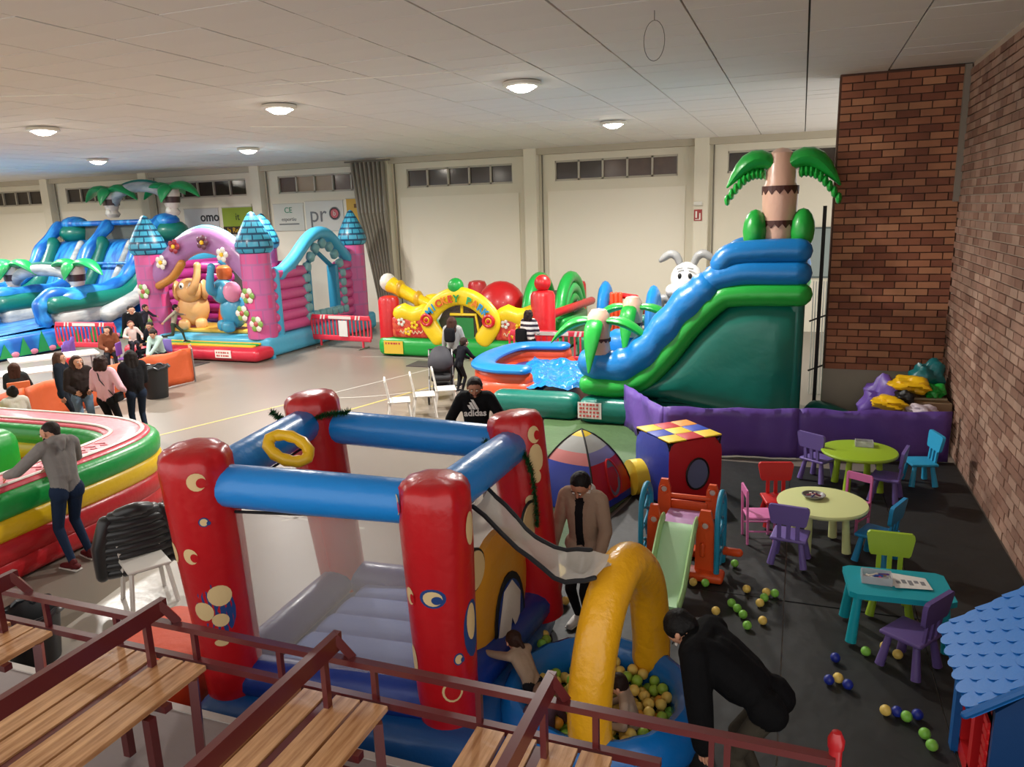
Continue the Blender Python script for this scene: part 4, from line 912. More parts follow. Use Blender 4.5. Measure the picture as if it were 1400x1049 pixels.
# ================= PLAY FURNITURE =================
def plast(name, col): return mat(name, col, .42, bump=.05, bscale=60, spec=.45)
def kidchair(m, label, x, y, deg, sc=1.1, group="children's plastic chairs"):
    t = thing('kids_chair', label, 'chair', (x, y, .019), math.radians(deg), group); t.scale = (sc,)*3
    MB().rbox((0, 0, .295), (.34, .32, .035), .016, n=2).build('seat', m, t)
    for sx in (-1, 1):
        for sy in (-1, 1):
            MB().tube([(sx*.11, sy*.1, .29), (sx*.155, sy*.14, .02)], [.024, .036], n=12, cap='flat').build('leg', m, t)
    for sx in (-1, 0, 1): MB().box((sx*.085, -.15, .39), (.038, .022, .19), R=Matrix.Rotation(.1, 3, 'X')).build('back_slat', m, t, smooth=0)
    poly = [(-.15, .46), (-.165, .48), (-.19, .62), (-.185, .65), (-.165, .665), (.165, .665), (.185, .65), (.19, .62), (.165, .48), (.15, .46)]
    MB().prism(poly, lambda u, v, d: (u, -.155-(v-.46)*.12+d, v), -.018, .018).build('backrest', m, t, smooth=25)
    return t
V = plast('plastic_violet', '#6f5da0'); CB = plast('plastic_cyan', '#2fa0cc'); LG = plast('plastic_lime', '#98b82c'); RD = plast('plastic_red', '#c01c1e'); PK = plast('plastic_pink', '#d87ab0'); CRM = plast('plastic_cream_green', '#d6dc9a'); TQ = plast('plastic_turquoise', '#109aa8'); VD = plast('plastic_violet_dark', '#63508a'); CB2 = plast('plastic_blue', '#2489bf')
kidchair(V, 'violet kids chair on the left of the lime round table', .38, 11.0, -35)
kidchair(V, 'violet kids chair in front of the lime table, turned to the left', 1.2, 10.45, 75)
kidchair(CB, 'light blue kids chair beside the purple fence, right of the lime table', 1.68, 11.2, 105)
kidchair(RD, 'red kids chair half hidden behind the cream round table', -.1, 9.25, 195)
kidchair(V, 'violet kids chair in front of the cream round table, back to view', .05, 8.2, -8)
kidchair(CB2, 'blue kids chair on the right side of the cream round table', .93, 8.5, 65)
kidchair(LG, 'lime green kids chair behind the turquoise table', .95, 7.28+.1, 180)
kidchair(VD, 'violet kids chair in front of the turquoise table', 1.02, 6.45, 55)
def framechair(m, label, x, y, deg):
    t = thing('kids_frame_chair', label, 'chair', (x, y, .019), math.radians(deg), "pink slim-framed children's chairs")
    MB().rbox((0, 0, .32), (.32, .32, .03), .01, n=1).build('seat', m, t)
    for sx in (-1, 1):
        MB().bar((sx*.145, .145, 0), (sx*.145, .145, .31), .025).build('leg', m, t, smooth=0); MB().bar((sx*.145, -.15, 0), (sx*.145, -.17, .64), .025).build('rear_post', m, t, smooth=0)
    MB().bar((-.145, -.17, .61), (.145, -.17, .61), .02, .09).build('top_rail', m, t, smooth=0)
    for sx in (-1, 1): MB().bar((sx*.145, .145, .16), (sx*.145, -.15, .16), .015).build('stretcher', m, t, smooth=0)
framechair(PK, 'pink slim-framed kids chair on the left of the cream table', -.3, 8.72, -75); framechair(PK, 'pink slim-framed kids chair behind the cream table, right side', .72, 9.35, 150)
def roundtable(m, label, x, y):
    t = thing('kids_round_table', label, 'table', (x, y, .019), .3)
    MB().lathe([(0, .505), (.44, .505), (.475, .515), (.485, .535), (.475, .555), (.44, .56), (0, .56)], n=40).build('tabletop', m, t)
    for k in range(4):
        a = PI/4+k*PI/2; MB().tube([(.27*math.cos(a), .27*math.sin(a), .51), (.31*math.cos(a), .31*math.sin(a), .03)], [.035, .05], n=12, cap='flat').build('leg', m, t)
roundtable(LG, 'lime green round kids table in front of the purple fence', .88, 10.78); roundtable(CRM, 'pale cream-green round kids table in the middle of the mat', .37, 8.7)
t = thing('kids_rectangular_table', 'turquoise rectangular kids table with drawings on it', 'table', (.95, 6.93, .019), .07)
MB().prism([(-.42, -.24), (-.36, -.28), (.36, -.28), (.42, -.24), (.42, .24), (.36, .28), (-.36, .28), (-.42, .24)], lambda u, v, d: (u, v, d), .47, .52, flat=True).build('tabletop', TQ, t, smooth=25)
for sx in (-1, 1):
    for sy in (-1, 1): MB().tube([(sx*.34, sy*.2, .48), (sx*.38, sy*.23, .03)], [.035, .048], n=12, cap='flat').build('leg', TQ, t)
# table-top things
pw = mat('paper_white', '#d4d2cc', .7, var=.15, vscale=25); clr = mat('clear_plastic', '#c9c9cc', .15, alpha=.55)
for k in range(4):
    o = MB().box((0, 0, 0), (.30, .21, .002)).build('drawing_sheet', pw, smooth=0); o.location = (1.0+.015*k+.01, 7.0-.02*k, .545+.0025*k); o.rotation_euler = (0, 0, -.12+.09*k)
    for q in range(5): MB().box((-.1+.05*q, .02*(q % 2), .0015), (.035, .05+.02*(q % 3), .001)).build('pencil_drawing', mat('pencil', '#77787c', .8), o, smooth=0)
    tag(o, ['drawing sheet at the bottom of the paper pile on turquoise table', 'second drawing sheet of the pile on the turquoise table', 'third drawing sheet of the pile on the turquoise table', 'top drawing sheet on the turquoise table'][k], 'paper', 'drawing sheets on the turquoise table')
def tray(name, label, x, y, z, s, items, cols):
    t = thing(name, label, 'box', (x, y, z))
    MB().box((0, 0, .004), (s, s*.7, .008)).build('box_base', clr, t, smooth=0)
    for (a, b_, c, d) in ((-s/2, 0, .008, s*.7), (s/2, 0, .008, s*.7), (0, s*.35, s, .008), (0, -s*.35, s, .008)): MB().box((a, b_, .035), (c, d, .07)).build('box_side', clr, t, smooth=0)
    for k in range(items): 
        a = random.uniform(0, PI); cx_, cy_ = random.uniform(-.25, .25)*s, random.uniform(-.15, .15)*s
        o = MB().tube([(cx_-.04*math.cos(a), cy_-.04*math.sin(a), .02+.006*k), (cx_+.04*math.cos(a), cy_+.04*math.sin(a), .024+.006*k)], .009, n=7).build('crayon', mat('crayon%s' % cols[k % len(cols)].strip('#'), cols[k % len(cols)], .5), t)
tray('crayon_tray', 'clear plastic tray of crayons on the turquoise table', .78, 6.93, .541, .24, 9, ['#5a3d8a', '#b03a70', '#2c4fa0', '#d8d0c0', '#8a6a5a'])
tray('crayon_tray', 'clear plastic box on the lime round table', .95, 10.98, .581, .22, 3, ['#d8d4d0', '#b0a8a0'])
t = thing('crayon_bowl', 'small dark dish of crayons on the cream round table', 'bowl', (.28, 8.78, .58))
MB().lathe([(0, .0), (.09, .0), (.13, .04), (.12, .042), (.085, .008), (0, .008)], n=20).build('bowl_shell', mat('bowl_grey', '#7d7a78', .3), t)
for k in range(6): a = k*1.1; MB().tube([(.07*math.cos(a), .07*math.sin(a), .03), (-.03*math.cos(a), .03*math.sin(a), .045)], .009, n=7).build('crayon', mat('crayon_b%d' % (k % 3), ['#8e3050', '#3a3a6a', '#c8b8a0'][k % 3], .5), t)
# toddler slide set
t = thing('toddler_slide', 'orange and blue toddler play slide with pale green chute', 'toddler slide', (-1.05, 7.6, .018), -.06); t.scale = (.93,)*3
TO = plast('toy_orange', '#d8501c'); TB = plast('toy_blue', '#1c86a8'); TG = plast('toy_pale_green', '#a6cf8e'); TGL = plast('toy_mint', '#b4dcb0'); TP = plast('toy_lilac', '#b98ab8')
P = [(0, .0, .62), (0, -.12, .6), (0, -.35, .42), (0, -.62, .18), (0, -.75, .1), (0, -.9, .06)]
S = smoothpath(P, 4); vs = []; fs = []
for q in S: vs += [(-.17, q.y, q.z), (.17, q.y, q.z), (.17, q.y, q.z-.03), (-.17, q.y, q.z-.03)]
for i in range(len(S)-1):
    for k in range(4): fs.append((4*i+k, 4*i+(k+1) % 4, 4*i+4+(k+1) % 4, 4*i+4+k))
MB().add(vs, fs).build('chute', TGL, t)
for sx in (-1, 1): MB().tube([(sx*.19, q.y, q.z+.045) for q in S], .05, n=10, squash=(1.3, .55)).build('chute_side', TG, t)
MB().rbox((0, .22, .58), (.44, .5, .05), .02, n=2).build('platform', TP, t)
def panel(x, y, w, h, z0, hole=True, deg=0):
    poly = [(-w/2, 0), (-w/2*.85, h*.8), (-w/2*.5, h), (w/2*.5, h), (w/2*.85, h*.8), (w/2, 0)]
    a = math.radians(deg); o = MB().prism(poly, lambda u, v, d: (x+u*math.cos(a)-d*math.sin(a), y+u*math.sin(a)+d*math.cos(a), z0+v), -.025, .025).build('side_panel', TO, t, smooth=0)
    if hole: MB().tube([(x-.04*math.sin(a)+.045*math.cos(b)*math.cos(a), y-.03*math.cos(a)+.045*math.cos(b)*math.sin(a), z0+h*.78+.045*math.sin(b)) for b in [k*PI/8 for k in range(16)]], .012, n=6, closed=True).build('panel_ring', TO, o); MB().sph((x+.03*math.sin(a), y-.03*math.cos(a), z0+h*.78), (.036, .006, .036), n=10, R=Matrix.Rotation(a, 3, 'Z')).build('panel_hole', mat('hole_pale', '#b9a9a0', .6), o)
panel(-.29, -.02, .17, .8, .02); panel(.29, -.02, .22, .8, .02); panel(-.29, .5, .17, .55, .4); panel(.27, .55, .17, .42, .5)
MB().rbox((.3, -.05, .06), (.42, .24, .1), .04, n=2).build('base_foot', TO, t); MB().rbox((-.3, -.05, .06), (.3, .24, .1), .04, n=2).build('base_foot', TO, t); MB().rbox((.0, .52, .06), (.9, .2, .1), .04, n=2).build('base_foot', TO, t)
MB().tube([(-.24, .52, .74), (.24, .54, .74)], .03, n=10).build('cross_bar', TO, t); MB().rbox((0, .53, .62), (.44, .04, .14), .02, n=1).build('back_panel', TO, t)
for x in (-.43, .43):
    for yy in ((-.12,) if False else (0,)):
        A = [(x, -.08, .05), (x, -.08, .7), (x, -.0, .9), (x, .16, .98), (x, .32, .9), (x, .4, .7), (x, .4, .05)]
        MB().tube(smoothpath(A, 5), .032, n=10).build('blue_arch', TB, t)
        for k in range(4): MB().tube(smoothpath([(x, .16+.09*math.sin(k*2), .12+.2*k), (x, .24-.06*math.sin(k*2), .22+.2*k), (x, .1, .32+.2*k)], 4), .02, n=8).build('blue_scroll', TB, t)
        MB().tube([(x, -.06, .5), (x, .38, .5)], .018, n=8).build('blue_rung', TB, t); MB().tube([(x, -.06, .25), (x, .38, .25)], .018, n=8).build('blue_rung', TB, t)
MB().tube([(.45, .35, .2), (.62, .3, .22)], .05, n=10).build('orange_knob', TO, t)
MB().tube([(.27, -.06, .3), (.27, -.06, .42)], .03, n=8).build('panel_relief', TO, t)
# pop-up tents
def cloth(n_, c, **k): return mat('tent_'+n_, c, .45, bump=.3, bscale=6, **k)
TR, TBU, TYE, TPU, TGY = cloth('red', '#b81a24'), cloth('blue', '#2a3fa8'), cloth('yellow', '#e0c030'), cloth('purple', '#4a3a9a'), cloth('grey', '#aeb0ac', alpha=.9)
t = thing('pop_up_tent', 'domed pop-up play tent in red, blue and grey panels with yellow top', 'play tent', (-2.62, 9.42, .02), math.radians(-17))
s_ = .5; Hh = .98
def domepanel(k, rows, name_, hole=False):
    a = k*PI/2; ca, sa = math.cos(a), math.sin(a)
    def pt(u, v):  # u -1..1 across, v 0..1 up
        w = s_*max(0, 1-v**1.8)**.75; bul = .05*(1-u*u)*math.sin(PI*v)
        x, y = u*w, -(w+bul); return (x*ca-y*sa, x*sa+y*ca, Hh*v)
    V0 = 0
    for (v0, v1, m) in rows:
        vs = []; fs = []; nu, nv = 10, 4
        for j in range(nv+1):
            for i in range(nu+1): vs.append(pt(-1+2*i/nu, lerp(v0, v1, j/nv)))
        for j in range(nv):
            for i in range(nu): q = j*(nu+1)+i; fs.append((q, q+1, q+nu+2, q+nu+1))
        MB().add(vs, fs).build('tent_panel', m, t, smooth=60)
    MB().tube([pt(1, v/12) for v in range(13)], .014, n=6).build('tent_edge', BLK, t)
    MB().tube([pt(-1+2*i/10, .005) for i in range(11)], .012, n=6).build('tent_edge', BLK, t)
    if hole:
        MB().tube([(lambda q: (q[0]*1.02, q[1]*1.02, q[2]))(pt(.05+.34*math.cos(b), .38+.25*math.sin(b))) for b in [j*PI/10 for j in range(20)]], .014, n=6, closed=True).build('window_binding', TR, t)
        vs = [(lambda q: (q[0]*1.015, q[1]*1.015, q[2]))(pt(.05+.33*math.cos(b), .38+.24*math.sin(b))) for b in [j*PI/10 for j in range(20)]]
        MB().add(vs, [tuple(range(20))]).build('window_mesh', mat('tent_window', '#6d7480', .5), t, smooth=0)
for k in range(4):
    c1 = [TBU, TR, TBU, TR][k]
    domepanel(k, [(0, .12, TBU), (.12, .62, [TBU, TR, TPU, TR][k]), (.62, .76, [cloth('salmon', '#c87a78'), cloth('lilac', '#7a78a8')][k % 2]), (.76, .93, TGY), (.93, .995, TYE)], 'p', hole=(k == 1))
t = thing('pop_up_tunnel', 'short pop-up crawl tunnel in yellow, red and grey between two play tents', 'play tunnel')
segs = [(-2.02, 9.72), (-1.86, 9.84), (-1.7, 9.93), (-1.52, 10.02), (-1.38, 10.1)]
for i in range(4):
    a, b_ = segs[i], segs[i+1]
    mm = [TYE, cloth('beige', '#c9b890'), TYE, TR][i]
    MB().tube([(a[0], a[1], .27), (b_[0], b_[1], .27)], .245, n=20, cap='flat').build('tunnel_section', mm, t); MB().tube([(b_[0]+.24*0, b_[1]-.0, .27)], .2) if False else None
    d = Vector((b_[0]-a[0], b_[1]-a[1], 0)).normalized(); n_ = Vector((-d.y, d.x, 0))
    MB().tube([Vector((b_[0], b_[1], .27))+n_*.25*math.cos(w)+Vector((0, 0, .25*math.sin(w))) for w in [j*PI/10 for j in range(20)]], .012, n=6, closed=True).build('hoop', BLK, t)
t = thing('pop_up_cube', 'cube pop-up play tent with red and blue sides and round mesh window', 'play tent', (-1.42, 9.95, .02), math.radians(42))
h_ = .41; HC = .88
def cubeface(k, m, hole, mtop=None):
    a = k*PI/2; R_ = Matrix.Rotation(a, 3, 'Z')
    def pt(u, v): bul = .035*(1-u*u)*(1-(2*v-1)**2); ed = .05*max(abs(u), abs(2*v-1))**8*min(abs(u), abs(2*v-1))**6; q = R_ @ Vector((u*(h_-ed), -(h_+bul-ed), HC*v-ed*(1 if v > .5 else 0))); return tuple(q)
    vs = []; fs = []; n_ = 8
    for j in range(n_+1):
        for i in range(n_+1): vs.append(pt(-1+2*i/n_, j/n_))
    for j in range(n_):
        for i in range(n_): q = j*(n_+1)+i; fs.append((q, q+1, q+n_+2, q+n_+1))
    MB().add(vs, fs).build('cube_side', m, t, smooth=60)
    E = smoothpath([pt(-1, .0), pt(-1, .06), pt(-1, .94), pt(-.94, 1), pt(.94, 1), pt(1, .94), pt(1, .06), pt(.94, 0), pt(-.94, 0)], 2); MB().tube(E, .013, n=6).build('cube_edge', BLK, t)
    if hole:
        o2 = lambda q: tuple(R_ @ ((R_.inverted() @ Vector(q))+Vector((0, -.012, 0))))
        MB().tube([o2(pt(.02+.42*math.cos(b), .48+.24*math.sin(b))) for b in [j*PI/10 for j in range(20)]], .014, n=6, closed=True).build('window_binding', BLK, t)
        MB().add([o2(pt(.02+.41*math.cos(b), .48+.235*math.sin(b))) for b in [j*PI/10 for j in range(20)]], [tuple(range(20))]).build('window_mesh', mat('cube_window', '#5d6d90', .5), t, smooth=0)
cubeface(0, TR, True); cubeface(3, TBU, False); cubeface(2, TR, False); cubeface(1, TPU, False)
TOPM = [[TYE, TBU, TYE], [TR, TYE, TR], [TYE, TBU, cloth('orange', '#d88a30')]]
for i in range(3):
    for j in range(3):
        w = 2*h_/3; MB().rbox((-h_+w*(i+.5), -h_+w*(j+.5), HC+.012), (w-.004, w-.004, .02), .008, n=1).build('top_patch', TOPM[i][j], t)
# balls on the mat
BC = {'y': plast('ball_yellow', '#e0c060'), 'g': plast('ball_green', '#7fc04a'), 'b': plast('ball_blue', '#1c2c8a'), 'o': plast('ball_orange', '#d89838'), 'l': plast('ball_lime', '#8fb03a')}
bme = {}
for k, m in BC.items():
    o = MB().sph((0, 0, 0), .042, n=16).build('play_ball', m); bme[k] = o.data; bpy.data.objects.remove(o)
def ball(x, y, z, c, label, group):
    o = bpy.data.objects.new('play_ball', bme[c]); COL.objects.link(o); o.location = (x, y, z); return tag(o, label, 'ball', group)
GB = 'plastic balls scattered on the black mat'
zb = .019+.042
for (x, y, c, lab) in [(.46, 6.05, 'y', 'yellow ball between two blue balls on the mat, right of the bending man'), (.39, 6.0, 'b', 'dark blue ball touching the left of a lone yellow ball'), (.53, 5.98, 'b', 'dark blue ball touching the right of a lone yellow ball'), (.45, 6.35, 'b', 'dark blue ball lying alone above the yellow one'),
        (.78, 5.72, 'y', 'yellow ball left of the green balls by the playhouse'), (.92, 5.69, 'g', 'green ball between two blue balls near the playhouse'), (.86, 5.73, 'b', 'blue ball left of a green ball near the playhouse'), (1.0, 5.74, 'b', 'blue ball right of a green ball near the playhouse'), (1.02, 5.52, 'g', 'upper of two touching green balls by the playhouse'), (1.05, 5.40, 'g', 'lower of two touching green balls by the playhouse'),
        (.70, 6.53, 'g', 'green ball below the turquoise table leg'), (.86, 6.66, 'y', 'yellow ball left in the pair under the violet chair'), (.95, 6.56, 'y', 'yellow ball right in the pair under the violet chair'), (-.59, 6.84, 'y', 'yellow ball lying apart near the foot of the green chute'),
        (-.34, 7.37, 'y', 'yellow ball at upper left of the scattered group'), (-.15, 7.36, 'y', 'yellow ball above touching green balls at right of the group'), (-.07, 7.36, 'g', 'green ball at the right end of the scattered group'), (-.165, 7.24, 'g', 'green ball in the middle of the right cluster'), (-.2, 7.12, 'y', 'yellow ball at the bottom of the right cluster'), (-.16, 6.79, 'y', 'yellow ball alone right of the row of green balls'),
        (-.46, 7.04, 'g', 'first green ball of the slanting row'), (-.40, 6.95, 'g', 'second green ball of the slanting row'), (-.34, 6.85, 'g', 'third green ball of the slanting row'), (-.29, 6.66, 'g', 'last and nearest green ball of the slanting row'),
        (-.87, 7.36, 'y', 'yellow ball against the orange foot of the toddler slide'), (-.75, 7.38, 'g', 'green ball against the orange foot of the toddler slide'), (-.5, 7.92, 'g', 'green ball in the shade behind the blue toddler arch'), (-2.02, 6.6, 'y', 'yellow ball behind the back red post'), (.62, 4.72, 'b', 'blue ball on the mat near the red rail post')]:
    ball(x, y, zb, c, lab, GB)
BN = {'y': 'yellow plastic ball', 'g': 'bright green plastic ball', 'l': 'olive lime plastic ball', 'o': 'orange plastic ball'}
random.seed(5); pts = []
for tries in range(12000):
    a = random.uniform(0, 2*PI); r_ = .52*math.sqrt(random.random()); x = PC[0]+r_*math.cos(a); y = PC[1]+r_*math.sin(a); z = .1+.25*random.random()
    if all((x-p_[0])**2+(y-p_[1])**2+(z-p_[2])**2 > .0072 for p_ in pts): pts.append((x, y, z))
    if len(pts) >= 230: break
for (x, y, z) in pts: ball(x, y, z, (cc := random.choice('yyglloy')), BN[cc]+' in the heap inside the blue ball pit', BN[cc]+'s heaped inside the ball pit')
for (x, y, z, c) in [(-1.93, 5.66, .24, 'y'), (-1.86, 5.5, .3, 'l'), (-1.8, 5.42, .24, 'g'), (-1.86, 5.38, .33, 'g'), (-1.75, 5.35, .33, 'o'), (-1.82, 5.27, .27, 'g'), (-1.72, 5.25, .3, 'y'), (-1.68, 5.15, .3, 'o'), (-1.66, 5.03, .3, 'y'), (-1.74, 5.1, .24, 'l'), (-1.78, 4.55, .3, 'g'), (-1.7, 4.62, .33, 'g'), (-1.84, 4.5, .26, 'l'), (-1.76, 4.46, .34, 'o'), (-1.68, 4.5, .36, 'g')]:
    ball(x, y, z, c, BN[c]+(' in the upper' if y > 4.8 else ' in the lower')+' cluster between ball pit and red post bouncer', BN[c]+'s in the '+('upper' if y > 4.8 else 'lower')+' cluster beside the pit')
# small toy behind the post
t = thing('toy_bucket', 'red and yellow plastic toy tub behind the back red post', 'toy', (-2.28, 6.75, .019))
MB().lathe([(.16, 0), (.2, .22), (.21, .24), (.19, .24), (.15, .02)], n=18).build('tub', RD, t); MB().lathe([(.2, .2), (.215, .2), (.215, .26), (.2, .26)], n=18).build('tub_rim', plast('plastic_yellow', '#e0c020'), t)
# playhouse
t = thing('playhouse', 'plastic playhouse with blue scalloped roof, red walls and red ridge at bottom right', 'playhouse')
HB = plast('house_blue', '#0e5a9e'); HR = plast('house_red', '#c41c20'); HRF = mat('house_roof_blue', '#1473c8', .5, bump=.1, bscale=40); HD = plast('house_dark_blue', '#0c3c70')
x0_, x1_ = 1.22, 2.12; y0_, y1_ = 4.72, 5.52; ez = .86; rx, rz_ = 1.67, 1.34
MB().box((x0_+.03, (y0_+y1_)/2, .07), (.06, y1_-y0_, .14)).build('red_wall_base', HR, t, smooth=0)
MB().box((x0_+.03, (y0_+y1_)/2, .80), (.06, y1_-y0_, .12)).build('red_wall_top', HR, t, smooth=0)
for (ya, yb) in ((y0_, y0_+.14), (y0_+.38, y0_+.46), (y1_-.1, y1_)):
    MB().box((x0_+.03, (ya+yb)/2, .45), (.06, yb-ya, .7)).build('red_wall_post', HR, t, smooth=0)
for k in range(9): MB().box((x0_-.005, y0_+.02+.0*k+.06, .12+.075*k), (.02, .1, .05)).build('brick_relief', HR, t, smooth=0)
MB().box((x0_-.02, y1_-.03, .45), (.05, .09, .9)).build('blue_corner', HB, t, smooth=0)
MB().box((x0_+.25, (y0_+y1_)/2+.1, .4), (.02, .5, .6)).build('interior_shade_panel', mat('interior_shade', '#0e1220', .8), t, smooth=0)  # near-black board inside; shade behind the window gap given as colour
for (yy, n_) in ((y0_, 'front_gable'), (y1_, 'rear_gable')):
    g_ = [(x0_, 0), (x1_, 0), (x1_, ez), (rx, rz_-.03), (x0_, ez)]
    MB().prism(g_, XZ(yy), -.02, .04).build(n_, HD, t, smooth=0)
MB().tube(smoothpath([(x0_+.2, y0_-.05, .03), (x0_+.2, y0_-.05, .5), (x0_+.3, y0_-.05, .66), (x0_+.45, y0_-.05, .7), (x0_+.6, y0_-.05, .66), (x0_+.7, y0_-.05, .5), (x0_+.7, y0_-.05, .03)], 5), .02, n=8).build('door_surround', HD, t)
MB().prism([(x0_+.23, .0), (x0_+.67, 0), (x0_+.67, .5), (x0_+.6, .62), (x0_+.45, .66), (x0_+.3, .62), (x0_+.23, .5)], XZ(y0_-.045), 0, .012).build('door_shade_panel', MATS['interior_shade'], t, smooth=0)  # near-black panel on the solid gable; doorway shade painted as colour
for sx in (-1, 1):
    ex = 1.07 if sx < 0 else 2.27
    sl_ = Vector((rx-ex, 0, rz_-.86)); L_ = sl_.length; u_ = sl_.normalized(); nn = Vector((-u_.z, 0, u_.x)) if sx < 0 else Vector((u_.z*1, 0, -u_.x)); 
    if nn.z < 0: nn = -nn
    def RP(u, v, d): q = Vector((ex, v, .86))+u_*u+nn*d; return tuple(q)
    MB().prism([(0, y0_-.1), (L_, y0_-.1), (L_, y1_+.08), (0, y1_+.08)], RP, -.03, .02).build('roof_slab', HRF, t, smooth=0)
    if sx < 0:
        nr_ = 8; rowh = L_/nr_; nc = 7; cw = (y1_-y0_+.18)/nc
        for r_ in range(nr_):
            for c_ in range(nc+(r_ % 2)):
                cyy = y0_-.1+cw*(c_+.5-(.5 if r_ % 2 else 0)); top = rowh*(r_+1.25); 
                P_ = [(rowh*r_+.5*cw-.5*cw*math.sin(w)-.012, min(y1_+.08, max(y0_-.1, cyy+.5*cw*math.cos(w)))) for w in [PI*j/8 for j in range(9)]]
                P_ = [(max(-.03, p_[0]), p_[1]) for p_ in P_]
                if max(p_[1] for p_ in P_)-min(p_[1] for p_ in P_) < .02: continue
                P2 = [(min(top, L_), P_[0][1])]+P_+[(min(top, L_), P_[-1][1])]
                dd = lambda u, v, d: RP(u, v, .02+d+.016*max(0, 1-(u-rowh*r_)/(rowh*1.3)))
                MB().prism(P2, dd, .0, .006).build('roof_scallop', HRF, t, smooth=0)
MB().tube([(rx, y0_-.12, rz_+.03), (rx, y1_+.1, rz_+.03)], .05, n=10).build('red_ridge', HR, t)
for k in range(8): MB().sph((rx, y0_-.05+.12*k, rz_+.08), (.045, .045, .05), n=8).build('ridge_bump', HR, t)
MB().tube([(1.05, y0_-.11, .86), (rx, y0_-.11, rz_+.02)], .025, n=8).build('bargeboard', HB, t)
# ---------- plastic chairs, bins, barriers, tables ----------
WC = mat('white_chair_plastic', '#d6d2ca', .4)
def wchair(x, y, deg, label, grp='white stacking chairs'):
    t = thing('white_chair', label, 'chair', (x, y, 0.004), math.radians(deg), grp)
    MB().rbox((0, 0, .44), (.42, .42, .03), .015, n=2).build('seat', WC, t)
    for sx in (-1, 1):
        MB().bar((sx*.17, .17, .43), (sx*.22, .22, 0), .035, .03).build('leg', WC, t, smooth=0); MB().bar((sx*.17, -.17, .43), (sx*.21, -.24, 0), .035, .03).build('leg', WC, t, smooth=0)
        MB().bar((sx*.19, -.18, .44), (sx*.2, -.25, .85), .03).build('back_post', WC, t, smooth=0)
    MB().bar((-.2, -.25, .85), (.2, -.25, .85), .03, .04).build('back_rail', WC, t, smooth=0)
    for k in range(5): MB().bar((-.13+.065*k, -.2, .46), (-.13+.065*k, -.25, .84), .012).build('back_bar', WC, t, smooth=0)
    return t
wchair(-7.0, 12.3, -60, 'white stacking chair, left end of the row of three'); wchair(-6.75, 12.85, -60, 'white stacking chair, middle of the row of three'); wchair(-6.55, 13.4, -60, 'white stacking chair, right end beside the pushchair')
wchair(-6.2, 5.42, -120, 'white chair with a black puffer jacket over its back')
# puffer jacket over the chair back
t = thing('puffer_jacket', 'black quilted puffer jacket hung over a white chair back', 'jacket', (-6.43, 5.57, 0), math.radians(-120))
jm = mat('puffer_black', '#0f1013', .35, sheen=.3)
for k in range(8):
    z = .3+.085*k; w = .30+.02*math.sin(k) if z < .8 else .26
    if k == 7: w = .2
    MB().tube([(-w, -.02, z), (-w*.5, .05, z+.01), (w*.5, .05, z+.01), (w, -.02, z)], .062, n=12, squash=(1, 1.25)).build('quilted_row', jm, t)
for sx in (-1, 1): MB().tube([(sx*.27, -.02, .85), (sx*.36, -.02, .6), (sx*.37, .0, .3)], [.08, .08, .065], n=12).build('sleeve', jm, t)
MB().tube(smoothpath([(-.14, .02, .92), (0, .1, .97), (.14, .02, .92)], 4), .07, n=12).build('hood', jm, t)
def bin_(x, y, r, h, label):
    t = thing('rubbish_bin', label, 'bin', (x, y, 0))
    MB().lathe([(0, 0), (r*.78, 0), (r, h), (r*1.03, h), (r*.95, h-.03), (r*.75, .03), (0, .03)], n=20).build('bin_body', mat('bin_black', '#17181a', .45), t)
    P = [(r*(1.03+.05*math.sin(k*2.7))*math.cos(k*PI/12), r*(1.03+.05*math.sin(k*2.7))*math.sin(k*PI/12), h-.02+.03*math.sin(k*1.9)) for k in range(24)]
    MB().tube(P, .025, n=6, closed=True).build('bin_liner', mat('bin_liner', '#2a2c30', .3), t)
bin_(-13.55, 12.85, .3, .72, 'black rubbish bin with liner in front of the orange sheet'); bin_(-6.35, 4.25, .25, .5, 'dark rubbish bin behind the bench rails at lower left')
def barrier(x, y, deg, label, sheet=True):
    t = thing('crowd_barrier', label, 'barrier', (x, y, 0), math.radians(deg)); m = mat('barrier_red', '#d03448', .45)
    MB().rbox((0, 0, .93), (2.2, .06, .14), .03, n=1).build('top_rail', m, t); MB().rbox((0, 0, .3), (2.2, .06, .16), .03, n=1).build('bottom_rail', m, t)
    for k in range(15): MB().box((-1.0+.143*k, 0, .62), (.04, .03, .52)).build('bar', m, t, smooth=0)
    for sx in (-1, 1): MB().tube([(sx*1.05, 0, .24), (sx*1.12, 0, .35), (sx*1.12, 0, .85), (sx*1.05, 0, .98)], .03, n=8).build('end_post', m, t); MB().bar((sx*.8, -.25, .02), (sx*.8, .25, .02), .06, .04).build('foot', mat('foot_grey', '#77736a', .6), t, smooth=0); MB().bar((sx*.8, 0, .02), (sx*.8, 0, .25), .05).build('foot_stem', m, t, smooth=0)
    for dx in (-.72, -.6, .72, .6): MB().add([(dx-.04, -.034, .87), (dx+.02, -.034, .87), (dx+.05, -.034, 1.0), (dx-.01, -.034, 1.0)], [(0, 1, 2, 3)]).build('white_stripe', WC, t, smooth=0)
    MB().box((0, -.036, .93), (.85, .012, .09)).build('white_label', WC, t, smooth=0)
    if sheet: MB().box((.12, -.05, .6), (.32, .01, .48)).build('notice_sheet', mat('notice', '#d6d8d4', .6), t, smooth=0)
barrier(-12.9, 19.45, -6, 'red plastic crowd barrier with a white notice beside the castle'); barrier(-5.6, 18.3-.75, 0, 'red crowd barrier behind the splash pool', False); barrier(-20.35, 16.9, 5, 'red crowd barrier behind the seated group, at far left', False)
OT_ = mat('orange_tarp', '#cf5c30', .5, bump=.4, bscale=3, bdist=.05)
